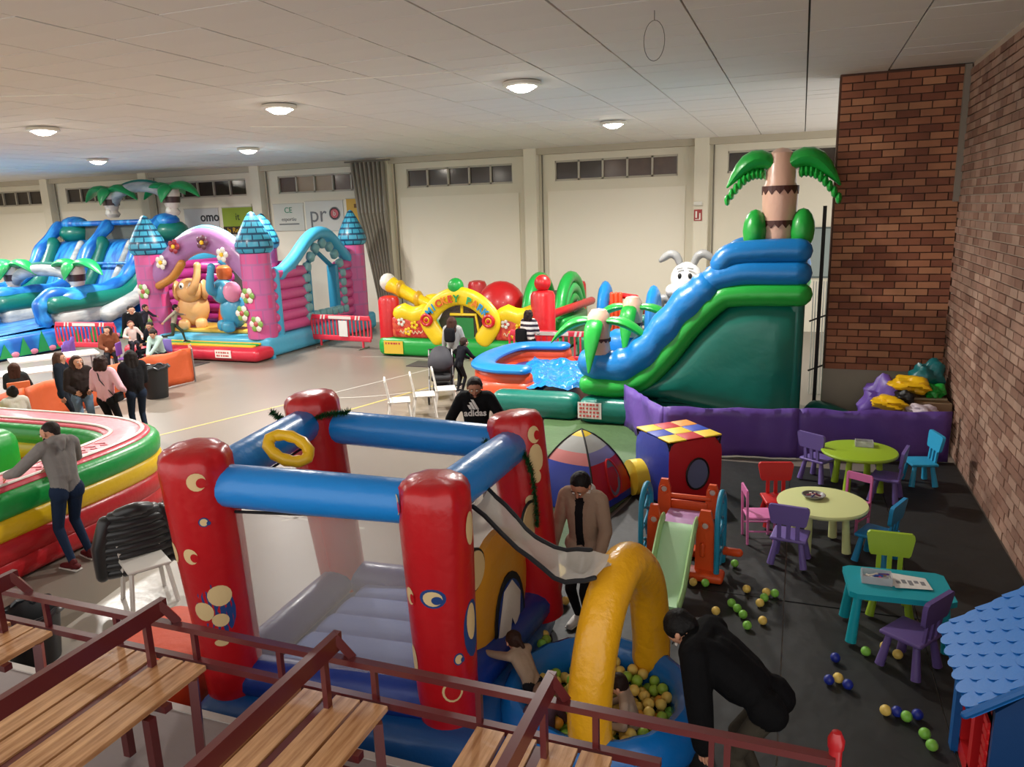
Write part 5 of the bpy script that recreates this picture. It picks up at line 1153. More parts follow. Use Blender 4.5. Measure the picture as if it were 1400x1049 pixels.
fence('orange_fence', [(-14.45, 14.9), (-13.95, 14.4), (-14.1, 12.9), (-14.25, 11.5), (-13.9, 10.0), (-13.75, 8.9)], .85, OT_, 'orange sheeting fence around the tables at left', posts=True)
fence('purple_low_fence', [(-19.3, 15.6), (-18.2, 14.3)], .8, pm, 'purple sheeting behind the paper-covered tables at left', posts=False)
ts = mat('table_white', '#cfcdc8', .5); 
for i, (x, y, lab) in enumerate([(-16.2, 11.4, 'long white table covered in drawings, nearest the arena'), (-17.2, 13.3, 'long white table covered in drawings, behind the first one')]):
    t = thing('trestle_table', lab, 'table', (x, y, 0), math.radians(-32 if i == 0 else -32))
    MB().box((0, 0, .73), (.8, 1.9, .04)).build('tabletop', ts, t, smooth=0); MB().box((-.3, 0, .6), (.02, 1.8, .2)).box((.3, 0, .6), (.02, 1.8, .2)).build('table_apron', plast('table_red_edge', '#b03028'), t, smooth=0) if False else None
    for sx in (-1, 1):
        for sy in (-1, 1): MB().bar((sx*.33, sy*.85, .72), (sx*.36, sy*.85, 0), .03).build('leg', MATS['post_metal'], t, smooth=0)
    for k in range(5):
        o = MB().box((0, 0, 0), (.3, .21, .003)).build('drawing_sheet', pw); 
        c_, s2 = math.cos(math.radians(-32)), math.sin(math.radians(-32)); lx, ly = .15*(-1)**k, -.75+.36*k
        o.location = (x+lx*c_-ly*s2, y+lx*s2+ly*c_, .756); o.rotation_euler = (0, 0, .3*k); tag(o, 'drawing sheet lying on the %s long white table' % ('nearer' if i == 0 else 'farther'), 'paper', 'drawing sheets on the %s long table' % ('nearer' if i == 0 else 'farther'))
def lowchair(m, x, y, deg, label):
    t = thing('low_chair', label, 'chair', (x, y, 0), math.radians(deg)); MB().rbox((0, 0, .42), (.4, .4, .04), .02, n=1).build('seat', m, t)
    MB().rbox((0, -.2, .68), (.4, .04, .34), .02, n=1).build('backrest', m, t)
    for sx in (-1, 1):
        for sy in (-1, 1): MB().bar((sx*.17, sy*.17, .42), (sx*.19, sy*.19, 0), .025).build('leg', MATS['post_metal'], t, smooth=0)
lowchair(plast('chair_purple', '#6a3a8a'), -16.5, 14.85, -60, 'purple chair among the seated group at left'); lowchair(plast('chair_orange_w', '#c8683a'), -14.75, 10.5, -120+180, 'orange-brown chair under the long-haired seated woman')
lowchair(MATS['plastic_red'], -16.0, 12.9, 30, 'red chair beside the drawing tables'); lowchair(MATS['plastic_violet'], -15.75, 15.25, 190, 'violet chair under the woman in mint sweater'); lowchair(MATS['plastic_orange'] if 'plastic_orange' in MATS else plast('plastic_orange', '#d8602a'), -17.2, 14.9, 200, 'orange chair under the woman in brown coat'); lowchair(MATS['plastic_turquoise'], -12.6, 8.9, 0, 'chair under the person in white top behind the arena')
# pushchair
t = thing('pushchair', 'dark folding pushchair with hood beside the standing woman', 'pushchair', (-7.0, 14.15, 0.0), math.radians(25)); pmm = mat('pushchair_fabric', '#17171b', .7); pcm = mat('pushchair_metal', '#9a9a9a', .3, .7)
for sx in (-1, 1):
    for yy in (-.35, .35):
        MB().tube([(sx*.27+.0, yy+.11*math.cos(a), .12+.11*math.sin(a)) for a in [k*PI/8 for k in range(16)]], .02, n=6, closed=True).build('wheel', BLK, t); MB().sph((sx*.27, yy, .12), (.03, .04, .04), n=8).build('wheel_hub', pcm, t)
    MB().tube([(sx*.26, -.35, .12), (sx*.25, .1, .6), (sx*.25, .45, 1.02)], .014, n=8).build('frame_tube', pcm, t); MB().tube([(sx*.26, .35, .12), (sx*.25, -.1, .55)], .014, n=8).build('frame_tube', pcm, t)
MB().tube([(-.25, .45, 1.02), (.25, .45, 1.02)], .02, n=8).build('handle', BLK, t)
MB().rbox((0, -.02, .5), (.42, .4, .12), .05, n=2).build('seat', pmm, t); MB().rbox((0, .2, .72), (.42, .1, .5), .04, n=2, R=Matrix.Rotation(-.4, 3, 'X')).build('backrest', pmm, t)
vs = []; fs = []
for i in range(9):
    a = i*PI*.62/8
    for j in range(9):
        b_ = -PI/2+PI*j/8; vs.append((.27*math.sin(b_), .22-.42*math.sin(a)*(.5+.5*math.cos(b_)), .78+.36*math.cos(a)*max(.15, math.cos(b_))))
for i in range(8):
    for j in range(8): q = i*9+j; fs.append((q, q+1, q+10, q+9))
o = MB().add(vs, fs).build('hood', mat('hood_grey', '#2a2930', .7), t, smooth=60); o.modifiers.new('s', 'SOLIDIFY').thickness = .02
MB().rbox((0, .1, .28), (.36, .4, .16), .04, n=2).build('basket', pmm, t)
# pile of deflated stuff behind purple fence
t = thing('cardboard_box', 'large brown cardboard box behind the purple fence near the corner', 'box', (1.95, 13.1, 0), .1)
MB().box((0, 0, .4), (.6, .7, .8)).build('box_body', mat('cardboard', '#8c7458', .85), t, smooth=0); MB().box((0, -.1, .81), (.58, .05, .03)).build('box_tape', mat('box_tape', '#b0a080', .5), t, smooth=0)
def blob(name, label, c, r, m, seed, cat='fabric'):
    random.seed(seed); b = MB().sph((0, 0, 0), 1, n=28); ph = [random.uniform(0, 6) for _ in range(6)]
    for i, v in enumerate(b.v):
        f_ = 1+.16*math.sin(4*v[0]+ph[0]+3*v[1])+.12*math.sin(7*v[2]+ph[1]+5*v[0])+.08*math.sin(11*v[1]+ph[2]+6*v[2]); b.v[i] = (v[0]*r[0]*f_, v[1]*r[1]*f_, v[2]*r[2]*f_)
    o = b.build(name, m, None, loc=c); return tag(o, label, cat)
blob('folded_fabric', 'yellow folded inflatable fabric on top of the pile in the corner', (1.72, 13.05, 1.02), (.3, .28, .12), YEL, 1); blob('folded_fabric', 'teal folded inflatable fabric at the back of the corner pile', (2.0, 13.35, 1.1), (.22, .2, .24), pvc('fold_teal', '#0c6468'), 2)
blob('folded_fabric', 'yellow crumpled fabric low behind the purple fence', (1.42, 12.75, .78), (.28, .22, .1), YEL, 3); blob('folded_fabric', 'purple crumpled sheeting beside the navy panel', (1.35, 13.3, .6), (.34, .3, .4), pm, 4); blob('folded_fabric', 'white and violet bundle behind the right end of purple fence', (1.85, 12.6, .72), (.2, .15, .1), mat('bundle_white', '#c8bcc4', .7), 5); blob('folded_fabric', 'green folded fabric under the teal one in the corner', (2.08, 13.1, .92), (.14, .16, .12), GREEN, 6); blob('folded_fabric', 'dark straps and bag between the yellow bundles', (1.62, 12.8, .86), (.16, .14, .1), BLK, 7)
# wall fittings seen in the gap
t = thing('notice_board', 'grey framed notice board on the wall in the gap beside the slide', 'board', (.55, YB-.06, 1.9)); MB().box((0, 0, .5), (.9, .03, 1.5)).build('board_frame', mat('board_frame', '#55605e', .5), t, smooth=0); MB().box((0, -.02, .5), (.8, .02, 1.4)).build('board_panel', mat('board_panel', '#8a9490', .5), t, smooth=0)
t = thing('folded_trestle', 'white slatted folded rack leaning behind the slide', 'rack', (.36, 16.4, 0), .2)
for k in range(9): MB().bar((-.05+.05*k, 0, .0), (-.02+.05*k, .25, 2.3), .025, .02).build('slat', WC, t, smooth=0)
MB().bar((-.1, -.02, .5), (.42, -.02, .7), .03, .03).build('cross_bar', BLK, t, smooth=0); MB().bar((-.1, .1, 1.5), (.42, .1, 1.7), .03, .03).build('cross_bar', BLK, t, smooth=0)
# ================= BENCHES (spectator stand) =================
bmx = mat('bench_steel_red', '#5a1f20', .3, spec=.6, coat=.3); wd = mat('bench_wood', '#b0774a', .24, coat=.45, bump=.1, bscale=15)
nt = wd.node_tree; bb_ = nt.nodes['Principled BSDF']; tc = nt.nodes.new('ShaderNodeTexCoord'); mp = nt.nodes.new('ShaderNodeMapping'); mp.inputs['Scale'].default_value = (14, 1.3, 14); nz = nt.nodes.new('ShaderNodeTexNoise'); nz.inputs['Scale'].default_value = 2.2; nz.inputs['Detail'].default_value = 6; cr_ = nt.nodes.new('ShaderNodeValToRGB')
e_ = cr_.color_ramp.elements; e_[0].color = lin('#9c6a42'); e_[0].position = .3; e_[1].color = lin('#dcab7a'); e_[1].position = .7
nt.links.new(tc.outputs['Object'], mp.inputs[0]); nt.links.new(mp.outputs[0], nz.inputs[0]); nt.links.new(nz.outputs[0], cr_.inputs[0]); nt.links.new(cr_.outputs[0], bb_.inputs['Base Color'])
plk = MB().box((0, 0, 0), (.15, 3.3, .03)).build('plank', wd, smooth=0); plkd = plk.data; bpy.data.objects.remove(plk)
RY = 3.1
bl = ['leftmost wooden slat bench in a dark red steel frame', 'wooden slat bench with red frame, second from left', 'wooden slat bench with red frame below the bouncer, third from left', 'wooden slat bench with red frame at bottom centre']
for i, bx in enumerate((-4.72, -3.47, -2.25, -1.03)):
    t = thing('slat_bench', bl[i], 'bench', (bx, 0, 0), 0, 'slat benches in the spectator stand')
    for off in (-.32, -.15, .06, .23):
        o = bpy.data.objects.new('plank', plkd); COL.objects.link(o); o.parent = t; o.location = (off, RY-1.67, 1.285+random.uniform(-.002, .002))
    MB().box((-.045, RY-1.65, 1.255), (.05, 3.2, .07)).build('joint_channel', bmx, t, smooth=0)
    MB().box((.0, RY-1.65, 1.62), (.045, 3.35, .1)).build('backrest_beam', bmx, t, smooth=0)
    MB().bar((0, RY-.02, 1.66), (.05, RY+.06, 1.5), .05, .045).build('beam_bracket', bmx, t, smooth=0)
    MB().bar((0, RY-.12, 1.58), (0, RY-.12, 1.3), .03, .04).build('beam_post', bmx, t, smooth=0); MB().bar((0, RY-1.1, 1.58), (0, RY-1.1, 1.28), .03, .04).build('beam_post', bmx, t, smooth=0)
    MB().bar((.3, RY-.12, 1.27), (.36, RY-.2, .62), .05, .05).build('leg', bmx, t, smooth=0); MB().bar((-.3, RY-.12, 1.27), (-.3, RY-.12, .62), .05, .05).build('leg', bmx, t, smooth=0)
    for yy in (.35, 1.4, 2.4): MB().bar((-.42, RY-yy, 1.25), (.34, RY-yy, 1.25), .05, .04).build('cross_bearer', bmx, t, smooth=0); MB().bar((.3, RY-yy-.1, 1.25), (.3, RY-yy-.1, .62), .05, .05).build('leg', bmx, t, smooth=0)
t = thing('guard_rail', 'dark red steel guard rail along the front end of the benches', 'railing')
MB().box((-2.6, RY+.03, 1.49), (5.7, .05, .035)).build('top_rail', bmx, t, smooth=0); MB().box((-3.0, RY+.03, 1.275), (5.0, .045, .04)).build('lower_rail', bmx, t, smooth=0)
for k in range(9): MB().bar((-5.15+.615*k+.03, RY+.03, 1.48), (-5.15+.615*k+.03, RY+.03, 1.28), .03, .03).build('baluster', bmx, t, smooth=0)
MB().bar((-.27, RY+.03, 1.48), (-.27, RY+.03, .6), .025, .025).build('baluster', bmx, t, smooth=0)
pr = mat('post_bright_red', '#a8141c', .3, coat=.3)
t = thing('rail_end_post', 'thick bright red steel post at the right end of the guard rail', 'post', (.25, RY+.05, 0))
MB().tube([(0, 0, .03), (0, 0, 1.58)], .028, n=14).build('post_tube', pr, t); MB().lathe([(.034, 1.54), (.036, 1.58), (.02, 1.615), (0, 1.62)], n=14).build('post_cap', pr, t)
cs = mat('stand_concrete', '#8f8583', .7, bump=.15, bscale=12, var=.1)
tag(MB().box((-4.4, 1.6, .3), (5.0, 3.66, .6)).build('trim_1', cs, smooth=0), kind='structure')
tag(MB().box((-4.4, 3.46, .585), (5.0, .06, .05)).build('trim_2', mat('ledge_white', '#b9b2ab', .6), smooth=0), kind='structure')
t = thing('pale_floor_patch', 'pale flat patch on the floor beside the red post', 'sheet'); MB().prism([(-6.5, 4.3), (-5.2, 3.7), (-5.15, 4.6), (-6.0, 5.9), (-6.6, 6.4), (-6.9, 6.2)], lambda u, v, d: (u, v, d), .004, .008).build('patch_panel', mat('pale_patch', '#bdb8b0', .3, bump=.3, bscale=5), t, smooth=0)  # thin pale flat patch laid over the floor

for (x, y, w, d_, lab) in ((-16.6, 16.2, 2.4, .8, 'dark floor mat in front of the castle step'), (-8.9, 17.6, 1.3, .7, 'dark floor mat in front of the park bouncer')):
    o = MB().rbox((0, 0, .012), (w, d_, .02), .008, n=1).build('floor_mat', mat('dark_floor_mat', '#3a3634', .7), None, loc=(x, y, 0)); tag(o, lab, 'mat')
# ================= PEOPLE =================
def ik(a, b, l1, l2, hint):
    a = Vector(a); b = Vector(b); d = b-a; L = min(d.length, (l1+l2)*.999); d.normalize(); b = a+d*L
    x = (l1*l1-l2*l2+L*L)/(2*L); h = math.sqrt(max(0, l1*l1-x*x)); n = Vector(hint); n = n-d*n.dot(d)
    if n.length < 1e-4: n = Vector((1, 0, 0)).cross(d)
    n.normalize(); return a+d*x+n*h, b
def capmesh(caps, vox, smooth=3):
    b = MB()
    for (p, q, r1, r2) in caps:
        p = Vector(p); q = Vector(q)
        if (p-q).length < 1e-4: b.sph(p, r1, n=12)
        else: b.tube([p, q], [r1, r2], n=12)
    me = bpy.data.meshes.new('t'); me.from_pydata(b.v, [], b.f); o = bpy.data.objects.new('t', me); COL.objects.link(o)
    bm = bmesh.new(); bm.from_mesh(me); bmesh.ops.recalc_face_normals(bm, faces=bm.faces); bm.to_mesh(me); bm.free()
    md = o.modifiers.new('r', 'REMESH'); md.mode = 'VOXEL'; md.voxel_size = vox
    sm_ = o.modifiers.new('s', 'SMOOTH'); sm_.iterations = smooth; sm_.factor = .5
    dg = bpy.context.evaluated_depsgraph_get(); r = bpy.data.meshes.new_from_object(o.evaluated_get(dg)); bpy.data.objects.remove(o); bpy.data.meshes.remove(me)
    return r
CLO = {}
def clothm(col, rough=.85):
    return mat('cloth_'+col.strip('#'), col, rough, bump=.5, bscale=16, bdist=.02, spec=.15)
SK = mat('skin_light', '#c58f72', .55); SK2 = mat('skin_tan', '#a8745a', .55); LIP = mat('lips', '#a0504a', .5); EYW = mat('eye_white_m', '#d8d2ca', .4); EYD = mat('eye_dark', '#1c1410', .3)
def person(x, y, deg, h, top, bot, hair, style, label, pose=None, shoe='#26262a', vox=.016, skin=None, inner=None, hood=None, z0=0.0, female=False, child=False, bulk=1.0, topm=None, group=None, longtop=False, baggy=0):
    P = dict(pz=.52*h, py=0, lean=0.0, side=0, hp=0, hy=0, hl=None, hr=None, fl=None, fr=None, el=(-.5, -1, 0), er=(.5, -1, 0), kl=(0, 1, 0), kr=(0, 1, 0), twist=0, px=0); P.update(pose or {})
    root = thing('person', label, 'person', (x, y, z0), math.radians(deg), group)
    skin = skin or SK; k = h/1.7; hd = k if not child else h/1.7*1.25
    pel = Vector((P['px'], P['py'], P['pz'])); a, s_ = P['lean'], P['side']
    U = Vector((math.sin(s_), math.sin(a)*math.cos(s_), math.cos(a)*math.cos(s_))); X = Vector((math.cos(P['twist']), math.sin(P['twist']), 0)); X = (X-U*X.dot(U)).normalized(); Fw = U.cross(X)
    S = pel+U*.29*h; nk = S+U*.03*h; sw = .105*h*(.92 if female else 1.0); hw = .052*h
    Uh = (U*math.cos(.6*a)+Fw*-math.sin(.6*a)*.0).normalized()
    hp, hy = P['hp'], P['hy']   # head pitch down, yaw
    base = Vector((0, math.sin(a*.7), math.cos(a*.7))).normalized(); hf = Vector((-math.sin(hy), math.cos(hy), 0)); hf = (hf-base*hf.dot(base)).normalized()
    hr_ = hf.cross(base); hu = (base*math.cos(hp)+hf*math.sin(hp)).normalized(); hf = (hf*math.cos(hp)-base*math.sin(hp)).normalized()
    HC_ = nk+(U*.4+hu*.6)*.085*hd*1.0+hf*.012*hd
    tk = .016*bulk*k; caps = []; tg_ = []
    def c(p, q, r1, r2, m): caps.append((Vector(p), Vector(q), r1, r2)); tg_.append(m)
    wa, ch = pel+U*.1*h, pel+U*.21*h
    for sx in (-1, 1):
        c(pel+X*hw*.8*sx, wa+X*.045*k*sx, .088*k, .078*k+tk, 1 if False else 0); c(wa+X*.045*k*sx, ch+X*.07*k*sx, .085*k+tk, .082*k+tk, 0); c(ch+X*.07*k*sx, S+X*(sw-.07*k)*sx-U*.02, .082*k+tk, .06*k+tk, 0)
        c(pel+X*hw*sx-U*.01, pel+X*hw*sx-U*.05*k, .096*k+(min(tk, .02) if longtop else 0), .094*k+(.01 if longtop else 0), 0 if longtop else 1)
    c(S+X*(sw-.03), S-X*(sw-.03), .052*k+tk, .052*k+tk, 0)
    c(wa-U*.03, ch, .09*k+tk, .09*k+tk, 0)
    if baggy: c(pel+U*.1*h+Fw*.03, ch+Fw*.05*k, .1*k+baggy, .09*k+baggy, 0)
    if female: 
        for sx in (-1, 1): c(ch+X*.06*k*sx+Fw*.05*k, ch+X*.06*k*sx+Fw*.06*k-U*.01, .062*k, .058*k, 0)
    c(nk-U*.02, HC_-hu*.04*hd, .05*k, .048*k, 2)
    if hood:
        for j in range(7):
            w0, w1 = (-1.9+3.8*j/7, -1.9+3.8*(j+1)/7)
            q0 = nk+(-Fw*math.cos(w0)+X*math.sin(w0))*.085*k+U*.01*k*math.cos(w0); q1 = nk+(-Fw*math.cos(w1)+X*math.sin(w1))*.085*k+U*.01*k*math.cos(w1)
            rr = .035*k*(1.25 if abs(w0+w1)/2 < 1 else .8); c(q0, q1, rr, rr, 3 if hood != top else 0)
        c(nk-Fw*.1*k-U*.02, nk-Fw*.11*k-U*.09*k, .055*k, .03*k, 3 if hood != top else 0)
    # head
    c(HC_+hu*.02*hd-hf*.012*hd, HC_+hu*.02*hd-hf*.012*hd+hf*.02*hd, .094*hd, .09*hd, 2); c(HC_-hu*.0*hd+hf*.03*hd, HC_-hu*.075*hd+hf*.045*hd, .07*hd, .042*hd, 2)
    c(HC_+hf*.098*hd+hu*.005*hd, HC_+hf*.116*hd-hu*.028*hd, .010*hd, .015*hd, 2)
    # arms
    hands = []
    for sx, key, ek in ((-1, 'hl', 'el'), (1, 'hr', 'er')):
        sh = S+X*sw*sx-U*.012*h; tgt = Vector(P[key]) if P[key] is not None else sh+Vector((sx*.09, .05, -.33*h))-U*0
        elb, wr = ik(sh, tgt, .172*h, .152*h, P[ek]); c(sh, elb, .05*k+tk, .04*k+tk, 0); c(elb, elb.lerp(wr, .93), .04*k+tk, .028*k+tk*.9, 0); c(elb.lerp(wr, .9), wr, .027*k, .024*k, 2)
        d = (wr-elb).normalized(); pn = X*sx-d*d.dot(X*sx); pn = (pn+Vector((0, .0, .35))).normalized() if abs(d.z) < .8 else pn.normalized(); w_ = d.cross(pn).normalized()
        palm = wr+d*.05*k; c(wr+w_*.013*k, palm+w_*.02*k, .021*k, .02*k, 2); c(wr-w_*.013*k, palm-w_*.02*k, .021*k, .02*k, 2); hands.append((palm, d, w_, pn, k, sx))
    # legs
    feet = []
    for sx, key, kk in ((-1, 'fl', 'kl'), (1, 'fr', 'kr')):
        hip = pel+X*hw*sx-U*.02*h; tgt = Vector(P[key]) if P[key] is not None else Vector((sx*.09, 0, .045*h))
        kn, an = ik(hip, tgt, .245*h, .245*h, P[kk]); c(hip, kn, .084*k, .056*k, 1); c(kn, an, .057*k, .038*k, 1); feet.append((kn, an, sx))
    me = capmesh(caps, vox)
    n = len(me.polygons); cen = np.empty(n*3); me.polygons.foreach_get('center', cen); cen = cen.reshape(-1, 3); best = np.full(n, 1e9); mi = np.zeros(n, int)
    for (p, q, r1, r2), m in zip(caps, tg_):
        p = np.array(p); q = np.array(q); d = q-p; L = max(d@d, 1e-9); tt = np.clip(((cen-p)@d)/L, 0, 1); dist = np.linalg.norm(cen-(p+tt[:, None]*d), axis=1)-(r1+(r2-r1)*tt)
        w = dist < best; best[w] = dist[w]; mi[w] = m
    if inner:
        rel = cen-np.array(pel); lat = rel@np.array(X); fo = rel@np.array(Fw); up_ = rel@np.array(U); mi[(mi == 0) & (abs(lat) < .045*k) & (fo > .03) & (up_ > .02) & (up_ < .3*h)] = 4
    mats = [topm or clothm(top), clothm(bot, .8), skin, clothm(hood if hood and hood != top else top), clothm(inner or top), LIP, EYD, EYW]
    # fingers, ears and face details appended as real geometry
    b = MB(); fm_ = []
    def addm(fn, m): 
        k0 = len(b.f); fn(); fm_.extend([m]*(len(b.f)-k0))
    for (palm, d, w_, pn, kk, sx) in hands:
        for j, Lf in enumerate((.062, .075, .07, .054)):
            o_ = palm+w_*(-.027+.018*j)*kk; kn1 = o_+d*Lf*.5*kk; tip = kn1+(d*.75-pn*.5).normalized()*Lf*.5*kk
            addm(lambda: b.tube([o_-d*.01, kn1, tip], [.0095*kk, .009*kk, .007*kk], n=6), 2)
        addm(lambda: b.tube([palm-d*.035*kk-w_*.02*kk*1, palm-w_*.045*kk, palm+d*.025*kk-w_*.05*kk], [.012*kk, .011*kk, .009*kk], n=6), 2)
    for sx in (-1, 1):
        addm(lambda: b.sph(HC_+hr_*.092*hd*sx-hf*.0*hd-hu*.0, (.012*hd, .02*hd, .03*hd), n=8), 2)
        e = HC_+hf*.098*hd+hr_*.032*hd*sx+hu*.012*hd; addm(lambda: b.sph(e, .0125*hd, n=8), 7); addm(lambda: b.sph(e+hf*.007*hd, .0075*hd, n=8), 6)
        addm(lambda: b.tube([e+hu*.022*hd-hr_*.016*hd, e+hu*.024*hd+hr_*.016*hd], .004*hd, n=5), 6)
    mth = HC_+hf*.094*hd-hu*.052*hd; addm(lambda: b.tube([mth-hr_*.02*hd, mth+hf*.004*hd, mth+hr_*.02*hd], .006*hd, n=6), 5)
    v0 = len(me.vertices); vv = np.empty(v0*3); me.vertices.foreach_get('co', vv); vv = [tuple(q) for q in vv.reshape(-1, 3)]; ff = [tuple(p.vertices) for p in me.polygons]
    bpy.data.meshes.remove(me); m2 = bpy.data.meshes.new('body'); m2.from_pydata(vv+b.v, [], ff+[tuple(v0+i for i in f) for f in b.f])
    for m in mats: m2.materials.append(m)
    m2.polygons.foreach_set('material_index', list(mi)+fm_); m2.shade_smooth(); bo = bpy.data.objects.new('body', m2); COL.objects.link(bo); bo.parent = root
    # hair
    hc = []; sk = HC_+hu*.02*hd-hf*.012*hd
    def ha(p, q, r1, r2): hc.append((Vector(p), Vector(q), r1*hd, r2*hd))
    hs = hd
    if style == 'bald': ha(sk+hu*.012*hs-hf*.012*hs, sk+hu*.012*hs-hf*.008*hs, .0925, .0925); ha(sk-hf*.03*hs, sk-hf*.03*hs-hu*.04*hs, .075, .06)
    else:
        ha(sk+hu*.014*hs-hf*.014*hs, sk+hu*.014*hs-hf*.006*hs, .1, .1); ha(sk-hf*.03*hs, sk-hf*.035*hs-hu*.04*hs, .09, .07)
        for sx in (-1, 1): ha(sk+hr_*.06*hs*sx-hf*.01*hs, sk+hr_*.068*hs*sx-hf*.015*hs-hu*.035*hs, .045, .03)
        if style != 'short':
            ha(sk+hu*.06*hs+hf*.045*hs, sk+hu*.05*hs-hf*.02*hs, .045, .07)
    if style == 'long':
        for sx in (-1, 0, 1): ha(sk-hf*.04*hs+hr_*.05*hs*sx, sk-hf*.06*hs+hr_*.075*hs*sx-U*.2*k-base*.02, .065, .05)
        for sx in (-1, 1): ha(sk+hr_*.07*hs*sx, sk+hr_*.085*hs*sx-U*.17*k+hf*.015, .042, .035)
    if style == 'curly':
        for j in range(26):
            w = j*2.4; z_ = -.06+.16*((j*7) % 13)/13; rr = .085*math.sqrt(max(.1, 1-(z_/.12)**2)); q = sk-hf*.02*hs+hu*z_*hs+(hr_*math.cos(w)+hf*math.sin(w)*.9)*rr*hs
            if (q-sk).dot(hf) < .05*hs: ha(q, q, .042, .042)
        for sx in (-1, 0, 1): ha(sk-hf*.05*hs+hr_*.05*hs*sx, sk-hf*.06*hs+hr_*.07*hs*sx-U*.1*k, .06, .055)
    if style == 'bun': ha(sk+hu*.06*hs-hf*.09*hs, sk+hu*.07*hs-hf*.1*hs, .045, .045)
    if style == 'pony': ha(sk-hf*.09*hs+hu*.02*hs, sk-hf*.13*hs-U*.14*k, .04, .025)
    hm = capmesh(hc, .011*max(1, vox/.016)); hm.name = 'hair'; hm.materials.clear(); hm.materials.append(mat('hair_'+hair.strip('#'), hair, .6, bump=.8, bscale=50, bdist=.008, spec=.2)); hm.shade_smooth()
    ho = bpy.data.objects.new('hair', hm); COL.objects.link(ho); ho.parent = root
    for (kn, an, sx) in feet:
        ty = Vector((0.12*sx, 1, 0)).normalized() if P.get('toe') is None else Vector(P['toe']).normalized()
        if an.z > .2*h and P.get('toe') is None and False: pass
        hgt = an.z-.045*k
        s0 = an-ty*.05*k; s1 = an+ty*.16*k; s0.z = an.z-.028*k; s1.z = an.z-.045*k
        so = MB().tube([s0, s0.lerp(s1, .4)+Vector((0, 0, .008)), s1], [.04*k, .048*k, .038*k], n=12, squash=(.8, 1)).tube([an+Vector((0, 0, .02*k)), an-Vector((0, 0, .03*k))], [.04*k, .045*k], n=10).build('shoe', clothm(shoe, .6), root)
        MB().rbox((s0+s1)/2-Vector((0, 0, .028*k)), (.085*k, .275*k, .02*k), .01*k, n=1, rz=math.atan2(ty.y, ty.x)-PI/2).build('shoe_sole', mat('sole', '#c9c4bc', .7), so)
    root['_S'] = 0; del root['_S']
    return root, dict(S=S, U=U, X=X, F=Fw, pel=pel, nk=nk, HC=HC_, hf=hf, hu=hu, hr=hr_, k=k, ch=ch)
def backpack(root, I, col, s=1):
    m = clothm(col); c = I['ch']-I['F']*.2*I['k']; R_ = Matrix((I['X'], I['F'], I['U'])).transposed()
    b = MB().rbox(c, (.28*s, .15, .36*s), .07, n=2, R=R_).build('backpack', m, root)
    for sx in (-1, 1): MB().tube(smoothpath([c+I['X']*.1*sx+I['U']*.15*s, I['S']+I['X']*.09*sx+I['U']*.055, I['S']+I['X']*.1*sx+I['F']*.1-I['U']*.08], 4), .013, n=6).build('strap', m, b)
# 1 man in grey hoodie leaning on the arena
r, I = person(-7.72, 5.85, 82, 1.8, '#827e7b', '#1e2c44', '#2a2220', 'bald', 'man in grey hoodie and jeans leaning on the striped arena, seen from behind', dict(lean=.12, hp=.35, hy=.35, hl=(-.38, .44, 1.15), hr=(.1, .38, 1.1), er=(1, -.3, 0), fl=(-.12, -.1, .08), fr=(.16, .02, .08)), shoe='#5a1f22', vox=.011, hood='#827e7b', bulk=1.25)
MB().tube([I['HC']-I['hu']*.05*I['k']+I['hf']*.05+I['hr']*.05*sx for sx in (-1, 1)], .035, n=10).build('beard', MATS['hair_2a2220'], r)
# 2 group of standing women
r, I = person(-11.3, 9.6, 15, 1.7, '#d8aab4', '#141418', '#2a1814', 'curly', 'woman in pale pink sweater with shoulder strap, seen from behind', dict(hl=(-.18, .25, .95), hr=(.2, .22, .98), er=(.6, -1, 0), el=(-.6, -1, 0)), bulk=1.5, female=True)
MB().tube([I['S']-I['X']*.1+I['U']*.07-I['F']*.03, I['ch']-I['F']*.125, I['pel']+I['X']*.17+I['U']*.06-I['F']*.05], .009, n=6).build('bag_strap', BLK, r); MB().rbox(I['pel']+I['X']*.2+Vector((0, .05, .02)), (.08, .2, .16), .03, n=1).build('hip_bag', clothm('#1a1a1c'), r)
person(-11.15, 10.1, 60, 1.72, '#17171a', '#1c2636', '#1c1512', 'long', 'long-haired woman in black coat and jeans, right end of the standing group', dict(hp=.3, hl=(-.12, .3, 1.0), hr=(.1, .3, .98), lean=.06), bulk=1.7, female=True)
person(-11.95, 9.65, -120, 1.68, '#2c2422', '#5f7488', '#3a2218', 'long', 'woman in dark brown jacket and light blue jeans, face to view', dict(hy=.3, hl=(-.1, .25, 1.0), hr=(.12, .25, 1.0)), bulk=1.4, female=True)
r, I = person(-12.75, 9.95, -60, 1.66, '#1b222c', '#20242c', '#4a3024', 'long', 'woman in dark jacket with black shoulder bag, left of the standing group', dict(hl=(-.1, .3, 1.0)), bulk=1.5, female=True)
MB().rbox(I['pel']-I['X']*.25+Vector((0, 0, .05)), (.16, .32, .34), .08, n=2).build('shoulder_bag', clothm('#101014'), r)
sit = dict(pz=.5, py=-.05, fl=(-.1, .42, .07), fr=(.1, .42, .07), hl=(-.12, .3, .68), hr=(.12, .3, .68))
person(-14.75, 10.5, 45, 1.62, '#2c3030', '#1c2230', '#3c2418', 'long', 'seated long-haired woman in dark top at the drawing table', dict(sit, hp=.3), female=True)
person(-12.6, 8.85, 70, 1.6, '#c9c4b8', '#2a2a30', '#15100e', 'bun', 'person in white top with dark bun seated behind the arena', dict(sit, hp=.3), bulk=1.5, female=True)
person(-17.2, 14.95, -130, 1.65, '#6a3a26', '#202024', '#2a1a14', 'long', 'seated woman in brown coat, left of the seated group', dict(sit, hy=-.4), bulk=1.7, female=True)
